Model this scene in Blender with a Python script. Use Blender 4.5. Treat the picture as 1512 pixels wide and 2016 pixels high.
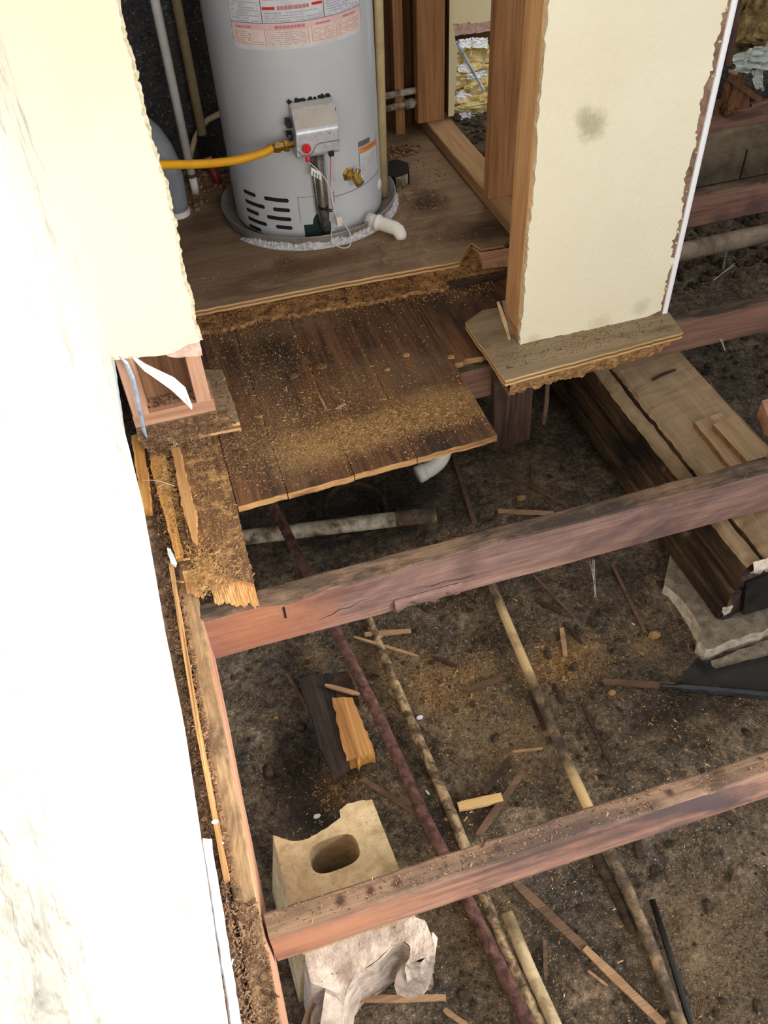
import bpy, bmesh, math, random
import numpy as np
from mathutils import Vector, Matrix, noise

random.seed(7)
rng = np.random.default_rng(11)
scene = bpy.context.scene
for o in list(bpy.data.objects):
    bpy.data.objects.remove(o)

# ------------------------------------------------------------------ camera, world, lights, exposure
cam_d = bpy.data.cameras.new('camera')
cam_d.sensor_fit = 'VERTICAL'
cam_d.sensor_height = 36.0
cam_d.lens = 1712.28 / 2016 * 36.0
cam_d.clip_start = 0.02
cam = bpy.data.objects.new('camera', cam_d)
scene.collection.objects.link(cam)
right = Vector((0.95575912, -0.29097688, -0.04309242))
down = Vector((-0.23991368, -0.68635875, -0.6865516))
fwd = Vector((0.17019378, 0.66651641, -0.72580297))
m = Matrix((right, -down, -fwd)).transposed().to_4x4()
m.translation = Vector((0, 0, 1.42))
cam.matrix_world = m
scene.camera = cam

world = bpy.data.worlds.new('world')
scene.world = world
world.use_nodes = True
wbg = world.node_tree.nodes['Background']
wbg.inputs['Color'].default_value = (0.93, 0.96, 1.0, 1)
wbg.inputs['Strength'].default_value = 0.72

def aim(loc, target):
    return (Vector(target) - Vector(loc)).to_track_quat('-Z', 'Y').to_euler()

def area_light(name, loc, target, sx, sy, watts, col, spread=180):
    d = bpy.data.lights.new(name, 'AREA')
    d.shape = 'RECTANGLE'; d.size = sx; d.size_y = sy
    d.energy = watts; d.color = col; d.spread = math.radians(spread)
    o = bpy.data.objects.new(name, d)
    o.location = loc; o.rotation_euler = aim(loc, target)
    scene.collection.objects.link(o)
    return o

# daylight from the windows of the room behind the photographer, and from the one on the right that hits the left wall
area_light('window_and_fill_light', (1.0, -2.4, 1.6), (0.45, 1.3, 0.0), 1.8, 1.5, 56, (1.0, 0.965, 0.91))
area_light('window_and_fill_light', (2.4, -0.3, 0.95), (-0.17, 0.85, 0.32), 0.7, 0.8, 13.5, (1.0, 0.97, 0.92), 46)
area_light('window_and_fill_light', (1.42, 3.15, 2.25), (1.40, 3.42, 0.1), 0.3, 0.3, 3.2, (1.0, 0.98, 0.95), 80)  # small lamp added under the ceiling to brighten the next room's insulation

vs = scene.view_settings
vs.view_transform = 'Standard'
vs.look = 'None'
vs.exposure = 0.10
vs.gamma = 1.0
vs.use_curve_mapping = False

# ------------------------------------------------------------------ helpers
C = scene.collection
ORG = {}

def S(r, g, b):
    f = lambda c: ((c / 255) / 12.92) if c / 255 <= 0.04045 else (((c / 255) + 0.055) / 1.055) ** 2.4
    return (f(r), f(g), f(b), 1.0)

def nz(x, y, z=0.0, s=1.0, octv=3):
    return noise.fractal(Vector((x * s, y * s, z * s)), 0.9, 2.0, octv)

class MB:
    def __init__(self):
        self.v = []; self.f = []; self.m = []
    def add(self, vs, fs, mat=0):
        n = len(self.v)
        self.v.extend([tuple(p) for p in vs])
        self.f.extend([tuple(i + n for i in q) for q in fs])
        self.m.extend([mat] * len(fs))
        return n
    def box(self, x0, x1, y0, y1, z0, z1, mat=0, jit=0.0):
        vs = [(x0, y0, z0), (x1, y0, z0), (x1, y1, z0), (x0, y1, z0), (x0, y0, z1), (x1, y0, z1), (x1, y1, z1), (x0, y1, z1)]
        if jit:
            vs = [(a + random.uniform(-jit, jit), b + random.uniform(-jit, jit), c + random.uniform(-jit, jit)) for a, b, c in vs]
        self.add(vs, [(0, 3, 2, 1), (4, 5, 6, 7), (0, 1, 5, 4), (1, 2, 6, 5), (2, 3, 7, 6), (3, 0, 4, 7)], mat)
    def tube(self, pts, r, n=12, mat=0, cap=True, inner=None):
        pts = [Vector(p) for p in pts]
        rs = r if isinstance(r, (list, tuple)) else [r] * len(pts)
        vs = []; prev = None
        for i, p in enumerate(pts):
            a = pts[max(i - 1, 0)]; b = pts[min(i + 1, len(pts) - 1)]
            t = (b - a).normalized()
            if prev is None:
                u = t.orthogonal().normalized()
            else:
                u = prev - t * prev.dot(t)
                u = u.normalized() if u.length > 1e-6 else t.orthogonal().normalized()
            prev = u; w = t.cross(u)
            for k in range(n):
                an = 2 * math.pi * k / n
                vs.append(p + (u * math.cos(an) + w * math.sin(an)) * rs[i])
        fs = []
        for i in range(len(pts) - 1):
            for k in range(n):
                fs.append((i * n + k, i * n + (k + 1) % n, (i + 1) * n + (k + 1) % n, (i + 1) * n + k))
        if cap:
            fs.append(tuple(range(n - 1, -1, -1)))
            e = (len(pts) - 1) * n
            fs.append(tuple(range(e, e + n)))
        self.add(vs, fs, mat)
    def lathe(self, origin, axis, prof, n=16, mat=0):
        """prof: list of (distance along axis, radius)"""
        o = Vector(origin); t = Vector(axis).normalized(); u = t.orthogonal().normalized(); w = t.cross(u)
        vs = []; fs = []
        for d, r in prof:
            for k in range(n):
                an = 2 * math.pi * k / n
                vs.append(o + t * d + (u * math.cos(an) + w * math.sin(an)) * r)
        for i in range(len(prof) - 1):
            for k in range(n):
                fs.append((i * n + k, i * n + (k + 1) % n, (i + 1) * n + (k + 1) % n, (i + 1) * n + k))
        fs.append(tuple(range(n - 1, -1, -1)))
        e = (len(prof) - 1) * n
        fs.append(tuple(range(e, e + n)))
        self.add(vs, fs, mat)
    def slab(self, poly, z0, z1, mat=0, side=None, dz=None):
        """extruded outline; z may vary by dz(x, y)"""
        n = len(poly)
        dz = dz or (lambda x, y: 0.0)
        vs = [(x, y, z0 + dz(x, y)) for x, y in poly] + [(x, y, z1 + dz(x, y)) for x, y in poly]
        area = sum(poly[i][0] * poly[(i + 1) % n][1] - poly[(i + 1) % n][0] * poly[i][1] for i in range(n))
        top = tuple(range(n, 2 * n)); bot = tuple(range(n - 1, -1, -1))
        sd = [(i, (i + 1) % n, n + (i + 1) % n, n + i) for i in range(n)]
        if area < 0:
            top = top[::-1]; bot = bot[::-1]; sd = [q[::-1] for q in sd]
        b = self.add(vs, [top, bot], mat)
        self.f.extend([tuple(i + b for i in q) for q in sd])
        self.m.extend([mat if side is None else side] * n)
    def prism(self, poly3, vec, mat=0, side=None):
        """outline of 3-D points pushed along vec"""
        n = len(poly3); vec = Vector(vec)
        vs = [Vector(p) for p in poly3] + [Vector(p) + vec for p in poly3]
        fs = [tuple(range(n)), tuple(range(2 * n - 1, n - 1, -1))]
        b = self.add(vs, fs, mat)
        self.f.extend([(b + i, b + n + i, b + n + (i + 1) % n, b + (i + 1) % n) for i in range(n)])
        self.m.extend([mat if side is None else side] * n)
    def grid(self, fn, nu, nv, mat=0, flip=False):
        vs = [fn(i / nu, j / nv) for j in range(nv + 1) for i in range(nu + 1)]
        fs = []
        for j in range(nv):
            for i in range(nu):
                a = j * (nu + 1) + i
                q = (a, a + 1, a + nu + 2, a + nu + 1)
                fs.append(q[::-1] if flip else q)
        self.add(vs, fs, mat)
    def beam(self, p0, p1, w, h, seg=60, rough=0.0015, cham=0.004, chew=None, top=1, end=2, seed=0.0):
        """rectangular timber from p0 to p1 (centre line of its TOP face), worn edges; chew(t) -> (front, back) extra loss of the top corners"""
        p0 = Vector(p0); p1 = Vector(p1); L = (p1 - p0).length
        t = (p1 - p0).normalized(); up = Vector((0, 0, 1)); up = (up - t * up.dot(t)).normalized()
        s = t.cross(up)                                  # points to the near side for +X timbers
        hw = w / 2
        prof = []
        def lin(a, b, n):
            return [(a[0] + (b[0] - a[0]) * k / n, a[1] + (b[1] - a[1]) * k / n) for k in range(n)]
        c = cham
        prof += [(q, 0) for q in lin((hw, -c), (hw, -h + c), 5)]
        prof += [(q, 0) for q in lin((hw, -h + c), (hw - c, -h), 1)]
        prof += [(q, 0) for q in lin((hw - c, -h), (-hw + c, -h), 2)]
        prof += [(q, 0) for q in lin((-hw + c, -h), (-hw, -h + c), 1)]
        prof += [(q, 0) for q in lin((-hw, -h + c), (-hw, -c), 5)]
        prof += [(q, 1) for q in lin((-hw, -c), (-hw + c, 0), 1)]
        prof += [(q, 1) for q in lin((-hw + c, 0), (hw - c, 0), 4)]
        prof += [(q, 1) for q in lin((hw - c, 0), (hw, -c), 1)]
        n = len(prof); vs = []; fs = []; ms = []
        for i in range(seg + 1):
            d = L * i / seg
            cf, cb = chew(d) if chew else (0, 0)
            for (a, b), tp in prof:
                P = p0 + t * d + s * a + up * b
                q = noise.noise_vector(P * 45 + Vector((seed, 0, 0))) * rough * (1.0 if tp else 0.35) + noise.noise_vector(P * 7 + Vector((0, seed, 0))) * rough * 0.9
                if b > -0.02:
                    k = (a + hw) / w
                    q -= up * (cf * max(0, k * 1.6 - 0.6) + cb * max(0, 1 - k * 1.6))
                vs.append(P + q)
        for i in range(seg):
            for k in range(n):
                k2 = (k + 1) % n
                fs.append((i * n + k, i * n + k2, (i + 1) * n + k2, (i + 1) * n + k))
                ms.append(top if prof[k][1] else 0)
        fs.append(tuple(range(n - 1, -1, -1))); ms.append(end)
        fs.append(tuple(range(seg * n, seg * n + n))); ms.append(end)
        b = self.add(vs, [], 0)
        # wind outwards
        c0 = p0 + t * (L / seg / 2) - up * h / 2
        f = fs[0]; nrm = (vs[f[1]] - vs[f[0]]).cross(vs[f[2]] - vs[f[0]])
        if nrm.dot(vs[f[0]] - c0) < 0:
            fs = [q[::-1] for q in fs]
        self.f.extend([tuple(i + b for i in q) for q in fs]); self.m.extend(ms)
    def build(self, name, mats, parent=None, smooth=False, loc=None):
        mats = mats if isinstance(mats, (list, tuple)) else [mats]
        if parent is not None:
            base = Vector(ORG[parent.name]); local = Vector((0, 0, 0))
        else:
            a = np.array(self.v); 
            base = Vector(loc) if loc is not None else Vector((a[:, 0].mean(), a[:, 1].mean(), a[:, 2].min()))
            local = base
        me = bpy.data.meshes.new(name)
        me.from_pydata([(x - base[0], y - base[1], z - base[2]) for x, y, z in self.v], [], self.f)
        for mt in mats:
            me.materials.append(mt)
        if len(mats) > 1:
            me.polygons.foreach_set('material_index', [min(k, len(mats) - 1) for k in self.m])
        if smooth:
            me.polygons.foreach_set('use_smooth', [True] * len(me.polygons))
        me.update()
        o = bpy.data.objects.new(name, me)
        C.objects.link(o)
        o.location = local
        if parent is not None:
            o.parent = parent
        ORG[o.name] = tuple(base)
        return o

def tag(o, label=None, cat=None, group=None, kind=None):
    if label: o['label'] = label
    if cat: o['category'] = cat
    if group: o['group'] = group
    if kind: o['kind'] = kind
    return o

def thing(name, label, cat, loc, group=None):
    o = bpy.data.objects.new(name, None)
    o.empty_display_size = 0.05
    C.objects.link(o)
    o.location = loc
    ORG[o.name] = tuple(loc)
    return tag(o, label, cat, group)

def jag(poly, step=0.012, amp=0.004, edges=None):
    """break the outline into short ragged steps"""
    out = []
    n = len(poly)
    for i in range(n):
        a = Vector(poly[i]).to_2d() if len(poly[i]) > 2 else Vector(poly[i]); b = Vector(poly[(i + 1) % n][:2]); a = Vector(a[:2])
        out.append((a.x, a.y))
        if edges is not None and i not in edges:
            continue
        L = (b - a).length; k = int(L / step)
        if k < 2: continue
        d = (b - a) / L; nn = Vector((-d.y, d.x))
        for j in range(1, k):
            q = a + d * (L * j / k) + nn * (random.gauss(0, amp * 0.55) + amp * 1.1 * nz(a.x + d.x * L * j / k, a.y + d.y * L * j / k, 0, 17, 4)) + d * random.uniform(-.45, .45) * step
            out.append((q.x, q.y))
    return out

# ------------------------------------------------------------------ materials
def new_mat(name):
    mt = bpy.data.materials.new(name); mt.use_nodes = True
    nt = mt.node_tree; nt.nodes.clear()
    out = nt.nodes.new('ShaderNodeOutputMaterial'); b = nt.nodes.new('ShaderNodeBsdfPrincipled')
    nt.links.new(b.outputs[0], out.inputs[0])
    return mt, nt, b

def mapping(nt, scale=(1, 1, 1), loc=(0, 0, 0), coord='Object'):
    tc = nt.nodes.new('ShaderNodeTexCoord'); mp = nt.nodes.new('ShaderNodeMapping')
    nt.links.new(tc.outputs[coord], mp.inputs[0])
    mp.inputs['Scale'].default_value = scale; mp.inputs['Location'].default_value = loc
    return mp.outputs[0]

def noise_tex(nt, vec, scale, detail=4, rough=0.6, dist=0.0):
    n = nt.nodes.new('ShaderNodeTexNoise')
    nt.links.new(vec, n.inputs['Vector'])
    n.inputs['Scale'].default_value = scale; n.inputs['Detail'].default_value = detail
    n.inputs['Roughness'].default_value = rough; n.inputs['Distortion'].default_value = dist
    return n.outputs['Fac']

def ramp(nt, fac, stops, interp='LINEAR', tight=None):
    if tight: stops = [(0.5 + (p - 0.5) * tight, c) for p, c in stops]
    r = nt.nodes.new('ShaderNodeValToRGB'); r.color_ramp.interpolation = interp
    el = r.color_ramp.elements
    while len(el) > 1: el.remove(el[-1])
    el[0].position = stops[0][0]; el[0].color = stops[0][1]
    for p, c in stops[1:]:
        e = el.new(p); e.color = c
    nt.links.new(fac, r.inputs[0])
    return r.outputs[0]

def mix(nt, fac, a, b, mode='MIX'):
    n = nt.nodes.new('ShaderNodeMix'); n.data_type = 'RGBA'; n.blend_type = mode
    for s_, v in ((0, fac), (6, a), (7, b)):
        if hasattr(v, 'links') or hasattr(v, 'is_linked'):
            nt.links.new(v, n.inputs[s_])
        else:
            n.inputs[s_].default_value = v
    return n.outputs[2]

def math_n(nt, op, a, b=0.0):
    n = nt.nodes.new('ShaderNodeMath'); n.operation = op
    for i, v in enumerate((a, b)):
        if hasattr(v, 'is_linked'): nt.links.new(v, n.inputs[i])
        else: n.inputs[i].default_value = v
    return n.outputs[0]

def bump(nt, bsdf, h, strength=0.4, dist=0.004):
    b = nt.nodes.new('ShaderNodeBump'); b.inputs['Strength'].default_value = strength; b.inputs['Distance'].default_value = dist
    nt.links.new(h, b.inputs['Height']); nt.links.new(b.outputs[0], bsdf.inputs['Normal'])

W1 = (1, 1, 1, 1); K0 = (0, 0, 0, 1)

def patches(nt, v, col, spots):
    """patches of dust, dirt or another tint at fixed places on the thing; grain > 0 breaks them into specks"""
    nz_ = {}
    for c, rad, colr, amt, nscale, grain in spots:
        rad = rad if isinstance(rad, tuple) else (rad, rad, rad)
        mp = nt.nodes.new('ShaderNodeMapping'); nt.links.new(v, mp.inputs[0])
        mp.inputs['Scale'].default_value = tuple(1 / r for r in rad); mp.inputs['Location'].default_value = tuple(-q / r for q, r in zip(c, rad))
        ln = nt.nodes.new('ShaderNodeVectorMath'); ln.operation = 'LENGTH'; nt.links.new(mp.outputs[0], ln.inputs[0])
        if nscale not in nz_: nz_[nscale] = noise_tex(nt, v, nscale, 5, 0.75)
        edge = math_n(nt, 'ADD', ln.outputs['Value'], math_n(nt, 'MULTIPLY', nz_[nscale], 1.1))
        f = ramp(nt, math_n(nt, 'MULTIPLY', edge, 0.5), [(0.42, (amt, amt, amt, 1)), (0.75, K0)])
        if grain:
            if ('g', grain) not in nz_: nz_[('g', grain)] = ramp(nt, noise_tex(nt, v, grain, 3, 0.7), [(0.40, K0), (0.56, W1)])
            f = mix(nt, 1.0, f, nz_[('g', grain)], 'MULTIPLY')
        col = mix(nt, f, col, colr)
    return col

def wood(name, dark, light, axis='X', stain=None, stain_cov=0.5, stain2=None, cov2=0.4, rough=0.75, bmp=0.35, grain=1.0, stain_scale=7, spec=0.3, spots=(), stretch=0.35):
    """sawn timber, grain along an axis; stain = colour of grime patches of its own shape"""
    mt, nt, b = new_mat(name)
    sc = {'X': (5, 150, 150), 'Y': (150, 5, 150), 'Z': (150, 150, 5)}[axis]
    v = mapping(nt, tuple(s * grain for s in sc))
    g1 = noise_tex(nt, v, 1.0, 5, 0.62, 0.15)
    sc2 = {'X': (2.2, 30, 30), 'Y': (30, 2.2, 30), 'Z': (30, 30, 2.2)}[axis]
    v2 = mapping(nt, sc2, (3, 1, 7))
    g2 = noise_tex(nt, v2, 1.0, 3, 0.5, 0.35)
    gm = math_n(nt, 'ADD', math_n(nt, 'MULTIPLY', g1, 0.55), math_n(nt, 'MULTIPLY', g2, 0.45))
    col = ramp(nt, gm, [(0.38, dark), (0.60, light)])
    hgt = g1
    if stain:
        iso = mapping(nt, tuple(stretch if a_ == axis else 1 for a_ in 'XYZ'), (1.7, 5.1, 2.2))
        sn = noise_tex(nt, iso, stain_scale, 6, 0.68, 0.5)
        f = ramp(nt, sn, [(1 - stain_cov - 0.09, K0), (1 - stain_cov + 0.09, W1)])
        col = mix(nt, f, col, stain)
        if stain2:
            sn2 = noise_tex(nt, mapping(nt, (1, 1, 1), (9, 2, 4)), stain_scale * 2.4, 6, 0.72, 0.3)
            f2 = ramp(nt, sn2, [(1 - cov2 - 0.06, K0), (1 - cov2 + 0.06, W1)])
            col = mix(nt, f2, col, stain2)
        hgt = math_n(nt, 'ADD', g1, math_n(nt, 'MULTIPLY', sn, 0.8))
    if spots: col = patches(nt, mapping(nt), col, spots)
    nt.links.new(col, b.inputs['Base Color'])
    b.inputs['Roughness'].default_value = rough
    b.inputs['Specular IOR Level'].default_value = spec
    bump(nt, b, hgt, bmp * 0.8, 0.003)
    return mt

def mottled(name, stops, scale=20, detail=8, rough=0.9, bmp=0.6, bdist=0.006, spec=0.25, dist=0.3, speck=None, speck_scale=160, speck_cov=0.3, metallic=0.0, big=None, bigscale=3.0, bigcov=.5, coat=0.0, spots=(), fine=None):
    mt, nt, b = new_mat(name)
    v = mapping(nt)
    n = noise_tex(nt, v, scale, detail, 0.68, dist)
    col = ramp(nt, n, stops, tight=0.68)
    if big:
        bn = noise_tex(nt, mapping(nt, (1, 1, 1), (4, 8, 1)), bigscale, 4, 0.6, 0.4)
        col = mix(nt, ramp(nt, bn, [(1 - bigcov - .1, K0), (1 - bigcov + .1, W1)]), col, big)
    h = n
    if speck:
        sp = noise_tex(nt, mapping(nt, (1, 1, 1), (2, 2, 9)), speck_scale, 2, 0.6)
        f = ramp(nt, sp, [(1 - speck_cov - 0.03, K0), (1 - speck_cov + 0.03, W1)])
        col = mix(nt, f, col, speck)
        h = math_n(nt, 'ADD', n, math_n(nt, 'MULTIPLY', sp, 0.5))
    if fine:      # second, finer grit
        fn = noise_tex(nt, mapping(nt, (1, 1, 1), (7, 3, 1)), fine[0], 5, 0.75, 0.2)
        col = mix(nt, fine[1], col, ramp(nt, fn, [(0.38, (.25, .25, .25, 1)), (0.62, (1.7, 1.7, 1.7, 1))]), 'MULTIPLY')
        h = math_n(nt, 'ADD', h, math_n(nt, 'MULTIPLY', fn, 0.9))
    if spots: col = patches(nt, v, col, spots)
    nt.links.new(col, b.inputs['Base Color'])
    b.inputs['Roughness'].default_value = rough
    b.inputs['Metallic'].default_value = metallic
    b.inputs['Specular IOR Level'].default_value = spec
    b.inputs['Coat Weight'].default_value = coat
    if bmp: bump(nt, b, h, bmp, bdist)
    return mt

def plain(name, col, rough=0.5, metallic=0.0, spec=0.5, var=0.08, scale=12, bmp=0.0):
    d = tuple(c * (1 - var) for c in col[:3]) + (1,); l = tuple(min(1, c * (1 + var)) for c in col[:3]) + (1,)
    return mottled(name, [(0.3, d), (0.7, l)], scale, 4, rough, bmp, 0.002, spec, 0.2, metallic=metallic)

def wall_paint(name, base, tint, mark, markcov=0.0, bmp=0.25, texscale=55, spots=()):
    mt, nt, b = new_mat(name)
    v = mapping(nt)
    big = noise_tex(nt, v, 2.3, 4, 0.6, 0.3)
    col = ramp(nt, big, [(0.35, base), (0.7, tint)])
    mk = noise_tex(nt, mapping(nt, (1, 1, 0.6), (3, 3, 3)), 9, 6, 0.75, 0.4)
    f = ramp(nt, mk, [(1 - markcov, K0), (1 - markcov + 0.12, (0.55, 0.55, 0.55, 1))])
    col = mix(nt, f, col, mark)
    col = patches(nt, v, col, [(c_, r_, k_, a_, 60, 0) for c_, r_, k_, a_ in spots])
    nt.links.new(col, b.inputs['Base Color'])
    b.inputs['Roughness'].default_value = 0.7; b.inputs['Specular IOR Level'].default_value = 0.25
    t1 = noise_tex(nt, v, texscale, 3, 0.5, 0.2)
    h = ramp(nt, t1, [(0.45, K0), (0.6, W1)])
    bump(nt, b, h, bmp, 0.0025)
    return mt

M = {}
M['joist_mid'] = wood('joist_wood_mid', S(120, 90, 80), S(158, 126, 113), 'X', S(92, 72, 72), 0.45, S(152, 104, 84), 0.3, bmp=0.5, stain_scale=5, spots=[((0.0, 1.135, -.07), (.22, .2, .2), S(160, 102, 70), .7, 12, 0), ((0.47, 1.135, -.05), (.05, .2, .08), S(70, 52, 50), .5, 30, 0), ((.17, 1.135, -.03), (.13, .2, .03), S(88, 58, 50), .6, 30, 0)])
M['joist_low_top'] = wood('joist_low_top', S(104, 80, 64), S(148, 120, 98), 'X', S(74, 60, 52), 0.45, S(136, 106, 84), 0.36, rough=0.9, bmp=0.8, stain_scale=12, spots=[((x_, .516, 0), .013, S(62, 36, 32), .9, 60, 0) for x_ in (.07, .115, .02, .29, .6)] + [((.35, .4985, 0), (.34, .05, .012), S(70, 56, 54), .8, 12, 0)])
M['joist'] = wood('joist_wood', S(132, 92, 74), S(172, 130, 110), 'X', S(88, 72, 72), 0.42, S(180, 124, 94), 0.36, bmp=0.45, stain_scale=7, spots=[((.36, .496, -.018), (.34, .1, .022), S(74, 58, 56), .8, 12, 0), ((.0, .496, -.06), (.2, .1, .06), S(186, 132, 98), .7, 12, 0), ((.48, .496, -.06), (.1, .1, .03), S(84, 66, 62), .6, 24, 0)])
M['joist_clean'] = wood('joist_wood_clean', S(150, 92, 66), S(196, 136, 104), 'X', S(120, 78, 66), 0.25, bmp=0.25)
M['joist_top'] = wood('joist_top_grime', S(86, 68, 54), S(128, 102, 82), 'X', S(58, 49, 43), 0.52, S(112, 92, 74), 0.36, rough=0.9, bmp=0.8, stain_scale=14)
M['joist_end'] = mottled('joist_end', [(0.3, S(110, 72, 56)), (0.7, S(160, 110, 86))], 40)
M['joist_far'] = wood('joist_far', S(100, 72, 60), S(138, 102, 86), 'X', S(84, 62, 58), 0.4, bmp=0.3)
M['rim'] = wood('rim_wood', S(158, 112, 88), S(204, 156, 126), 'Y', S(140, 104, 82), 0.3, bmp=0.25)
M['rim_top'] = wood('rim_top', S(148, 116, 84), S(190, 156, 118), 'Y', S(110, 86, 66), 0.48, rough=0.85, bmp=0.6, stain_scale=18)
M['stud'] = wood('stud_wood', S(146, 98, 60), S(188, 138, 92), 'Z', S(120, 80, 52), 0.28, bmp=0.22)
M['stud_light'] = wood('stud_wood_light', S(176, 128, 84), S(214, 166, 118), 'Z', S(150, 104, 66), 0.2, bmp=0.22)
M['stud_pink'] = wood('stud_wood_pink', S(164, 120, 96), S(202, 158, 130), 'Z', S(160, 112, 84), 0.2, bmp=0.2)
M['plate_y'] = wood('plate_wood_y', S(146, 108, 74), S(178, 140, 100), 'Y', S(128, 92, 60), 0.25, bmp=0.2)
M['plate_x'] = wood('plate_wood_x', S(160, 114, 90), S(196, 150, 120), 'X', S(150, 108, 80), 0.25, bmp=0.2)
M['backboard'] = wood('back_board', S(84, 54, 34), S(122, 82, 52), 'Z', S(58, 38, 26), 0.3, bmp=0.3)
def _ps(*a): return [((x - .35, y - 1.75, .018), r, k, am, 22, 330) for (x, y), r, k, am in a]
SD1, SD2 = S(176, 138, 90), S(128, 100, 72)
M['plank'] = wood('subfloor_plank', S(58, 38, 26), S(112, 76, 50), 'Y', S(44, 33, 26), 0.42, S(128, 94, 62), 0.30, rough=0.85, bmp=0.7, stain_scale=6,
    spots=_ps(((0.1688, 1.5908), (.10, .22, .2), SD2, .9), ((0.1654, 1.8214), (.10, .2, .2), SD2, .6), ((0.5595, 1.5915), (.17, .10, .2), SD1, 1.0), ((0.3650, 1.5597), (.22, .09, .2), SD1, .95), ((0.2344, 1.5480), (.14, .10, .2), SD1, .8), ((0.4760, 1.7530), (.25, .14, .2), SD2, .7), ((0.2747, 2.0721), (.3, .08, .2), SD2, .8)))
M['plank_dusty'] = wood('subfloor_plank_dusty', S(82, 56, 38), S(128, 92, 60), 'Y', S(58, 44, 32), 0.34, S(178, 138, 88), 0.44, rough=0.9, bmp=0.8, stain_scale=10)
M['plank_edge'] = wood('plank_edge', S(128, 92, 56), S(186, 144, 94), 'X', S(92, 64, 42), 0.4, bmp=0.6, stain_scale=16)
M['ply_top'] = wood('closet_ply_top', S(124, 98, 74), S(150, 124, 98), 'X', S(104, 78, 58), 0.42, S(152, 132, 108), 0.36, rough=0.85, bmp=0.5, stain_scale=5, stretch=.7, spots=[((0.855, 2.535, 0.05), .10, S(58, 44, 30), .85, 20, 0), ((0.958, 2.302, 0.05), (.16, .12, .1), S(52, 38, 26), .8, 16, 0), ((0.423, 2.303, 0.05), (.35, .06, .1), S(92, 60, 36), .7, 14, 0), ((0.340, 2.350, 0.05), .05, S(60, 44, 32), .8, 40, 120), ((0.143, 2.674, 0.05), .10, S(84, 60, 44), .6, 20, 0), ((0.909, 2.916, 0.05), .12, S(120, 98, 66), .6, 16, 0)])
M['ply_light'] = wood('ply_edge_light', S(186, 146, 98), S(218, 182, 132), 'X', bmp=0.3)
M['ply_dark'] = wood('ply_edge_dark', S(112, 78, 48), S(150, 110, 70), 'X', bmp=0.3)
M['base_top'] = wood('base_ply_top', S(126, 108, 84), S(152, 132, 104), 'X', S(92, 74, 54), 0.36, S(170, 132, 88), 0.3, rough=0.9, bmp=0.6, stain_scale=12)
M['particle'] = mottled('rotten_particle_board', [(0.3, S(122, 86, 50)), (0.5, S(164, 122, 78)), (0.72, S(200, 158, 108))], 60, 8, 0.95, 1.0, 0.008, speck=S(86, 56, 32), speck_cov=0.34, speck_scale=120)
M['particle_dark'] = mottled('rotten_particle_board_wet', [(0.3, S(92, 62, 38)), (0.5, S(142, 100, 60)), (0.72, S(182, 136, 86))], 24, 8, 0.95, 1.0, 0.01, speck=S(60, 40, 24), speck_cov=0.4, speck_scale=120)
DUST = S(166, 136, 98)
def _gs(z, *a): return [((x, y, z), r, DUST, am, 14, 160) for (x, y), r, am in a]
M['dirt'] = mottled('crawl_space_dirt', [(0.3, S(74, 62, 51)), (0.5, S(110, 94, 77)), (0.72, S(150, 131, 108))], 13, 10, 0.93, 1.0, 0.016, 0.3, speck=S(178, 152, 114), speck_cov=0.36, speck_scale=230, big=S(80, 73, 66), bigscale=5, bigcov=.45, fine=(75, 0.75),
    spots=_gs(-.41, ((0.4024, 1.0683), (.17, .11, .3), 1.0), ((0.6984, 1.0455), (.14, .10, .3), 1.0), ((0.2839, 1.1848), .12, .7), ((0.4944, 0.9086), .16, .6), ((0.0817, 0.9124), (.06, .09, .3), .9), ((0.9068, 1.0227), .07, .7), ((0.6976, 0.3402), .2, .5), ((0.2838, 0.5308), .15, .45), ((0.1193, 1.2561), .06, .8), ((0.8810, 1.6847), .16, .4)) + [((.02, .93, -.45), (.12, .20, .3), S(50, 41, 34), .85, 14, 0), ((*(0.8835, 0.8352), -.41), (.22, .06, .3), S(58, 50, 44), .8, 12, 0), ((*(0.3116, 0.7513), -.41), (.12, .07, .3), S(58, 47, 38), .7, 14, 0), ((*(0.3757, 1.6849), -.41), (.35, .2, .3), S(46, 43, 41), .75, 10, 0)])  # darker spots last, among them over the dug hollow and under the planks
M['dirt_clod'] = mottled('dirt_clod', [(0.3, S(40, 33, 27)), (0.7, S(90, 76, 60))], 40, 8, 0.95, 1.0, 0.01)
M['debris'] = mottled('damp_debris', [(0.3, S(96, 70, 52)), (0.52, S(152, 118, 90)), (0.75, S(196, 160, 126))], 45, 8, 0.95, 1.0, 0.01, speck=S(58, 44, 34), speck_cov=0.36, speck_scale=140)
M['chip'] = mottled('wood_chip', [(0.3, S(138, 102, 62)), (0.7, S(188, 150, 100))], 60, 2, 0.95, 0)
M['chip_dark'] = mottled('wood_chip_dark', [(0.3, S(86, 62, 40)), (0.7, S(128, 96, 62))], 60, 2, 0.95, 0)
M['stick'] = wood('splinter_brown', S(80, 60, 46), S(116, 90, 70), 'X', S(56, 44, 35), 0.35, bmp=0.4, grain=2)
M['stick_dark'] = wood('splinter_dark', S(44, 32, 26), S(78, 56, 44), 'X', S(34, 28, 24), 0.35, bmp=0.4, grain=2)
M['stick_light'] = wood('splinter_light', S(138, 106, 78), S(178, 142, 108), 'X', S(108, 82, 62), 0.3, bmp=0.4, grain=2)
M['split'] = wood('fresh_split', S(140, 96, 52), S(196, 146, 88), 'Y', S(140, 92, 50), 0.3, bmp=0.6)
M['stick_yellow'] = wood('splinter_yellow', S(196, 158, 104), S(222, 188, 134), 'X', S(170, 126, 76), 0.2, bmp=0.4, grain=2)
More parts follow.
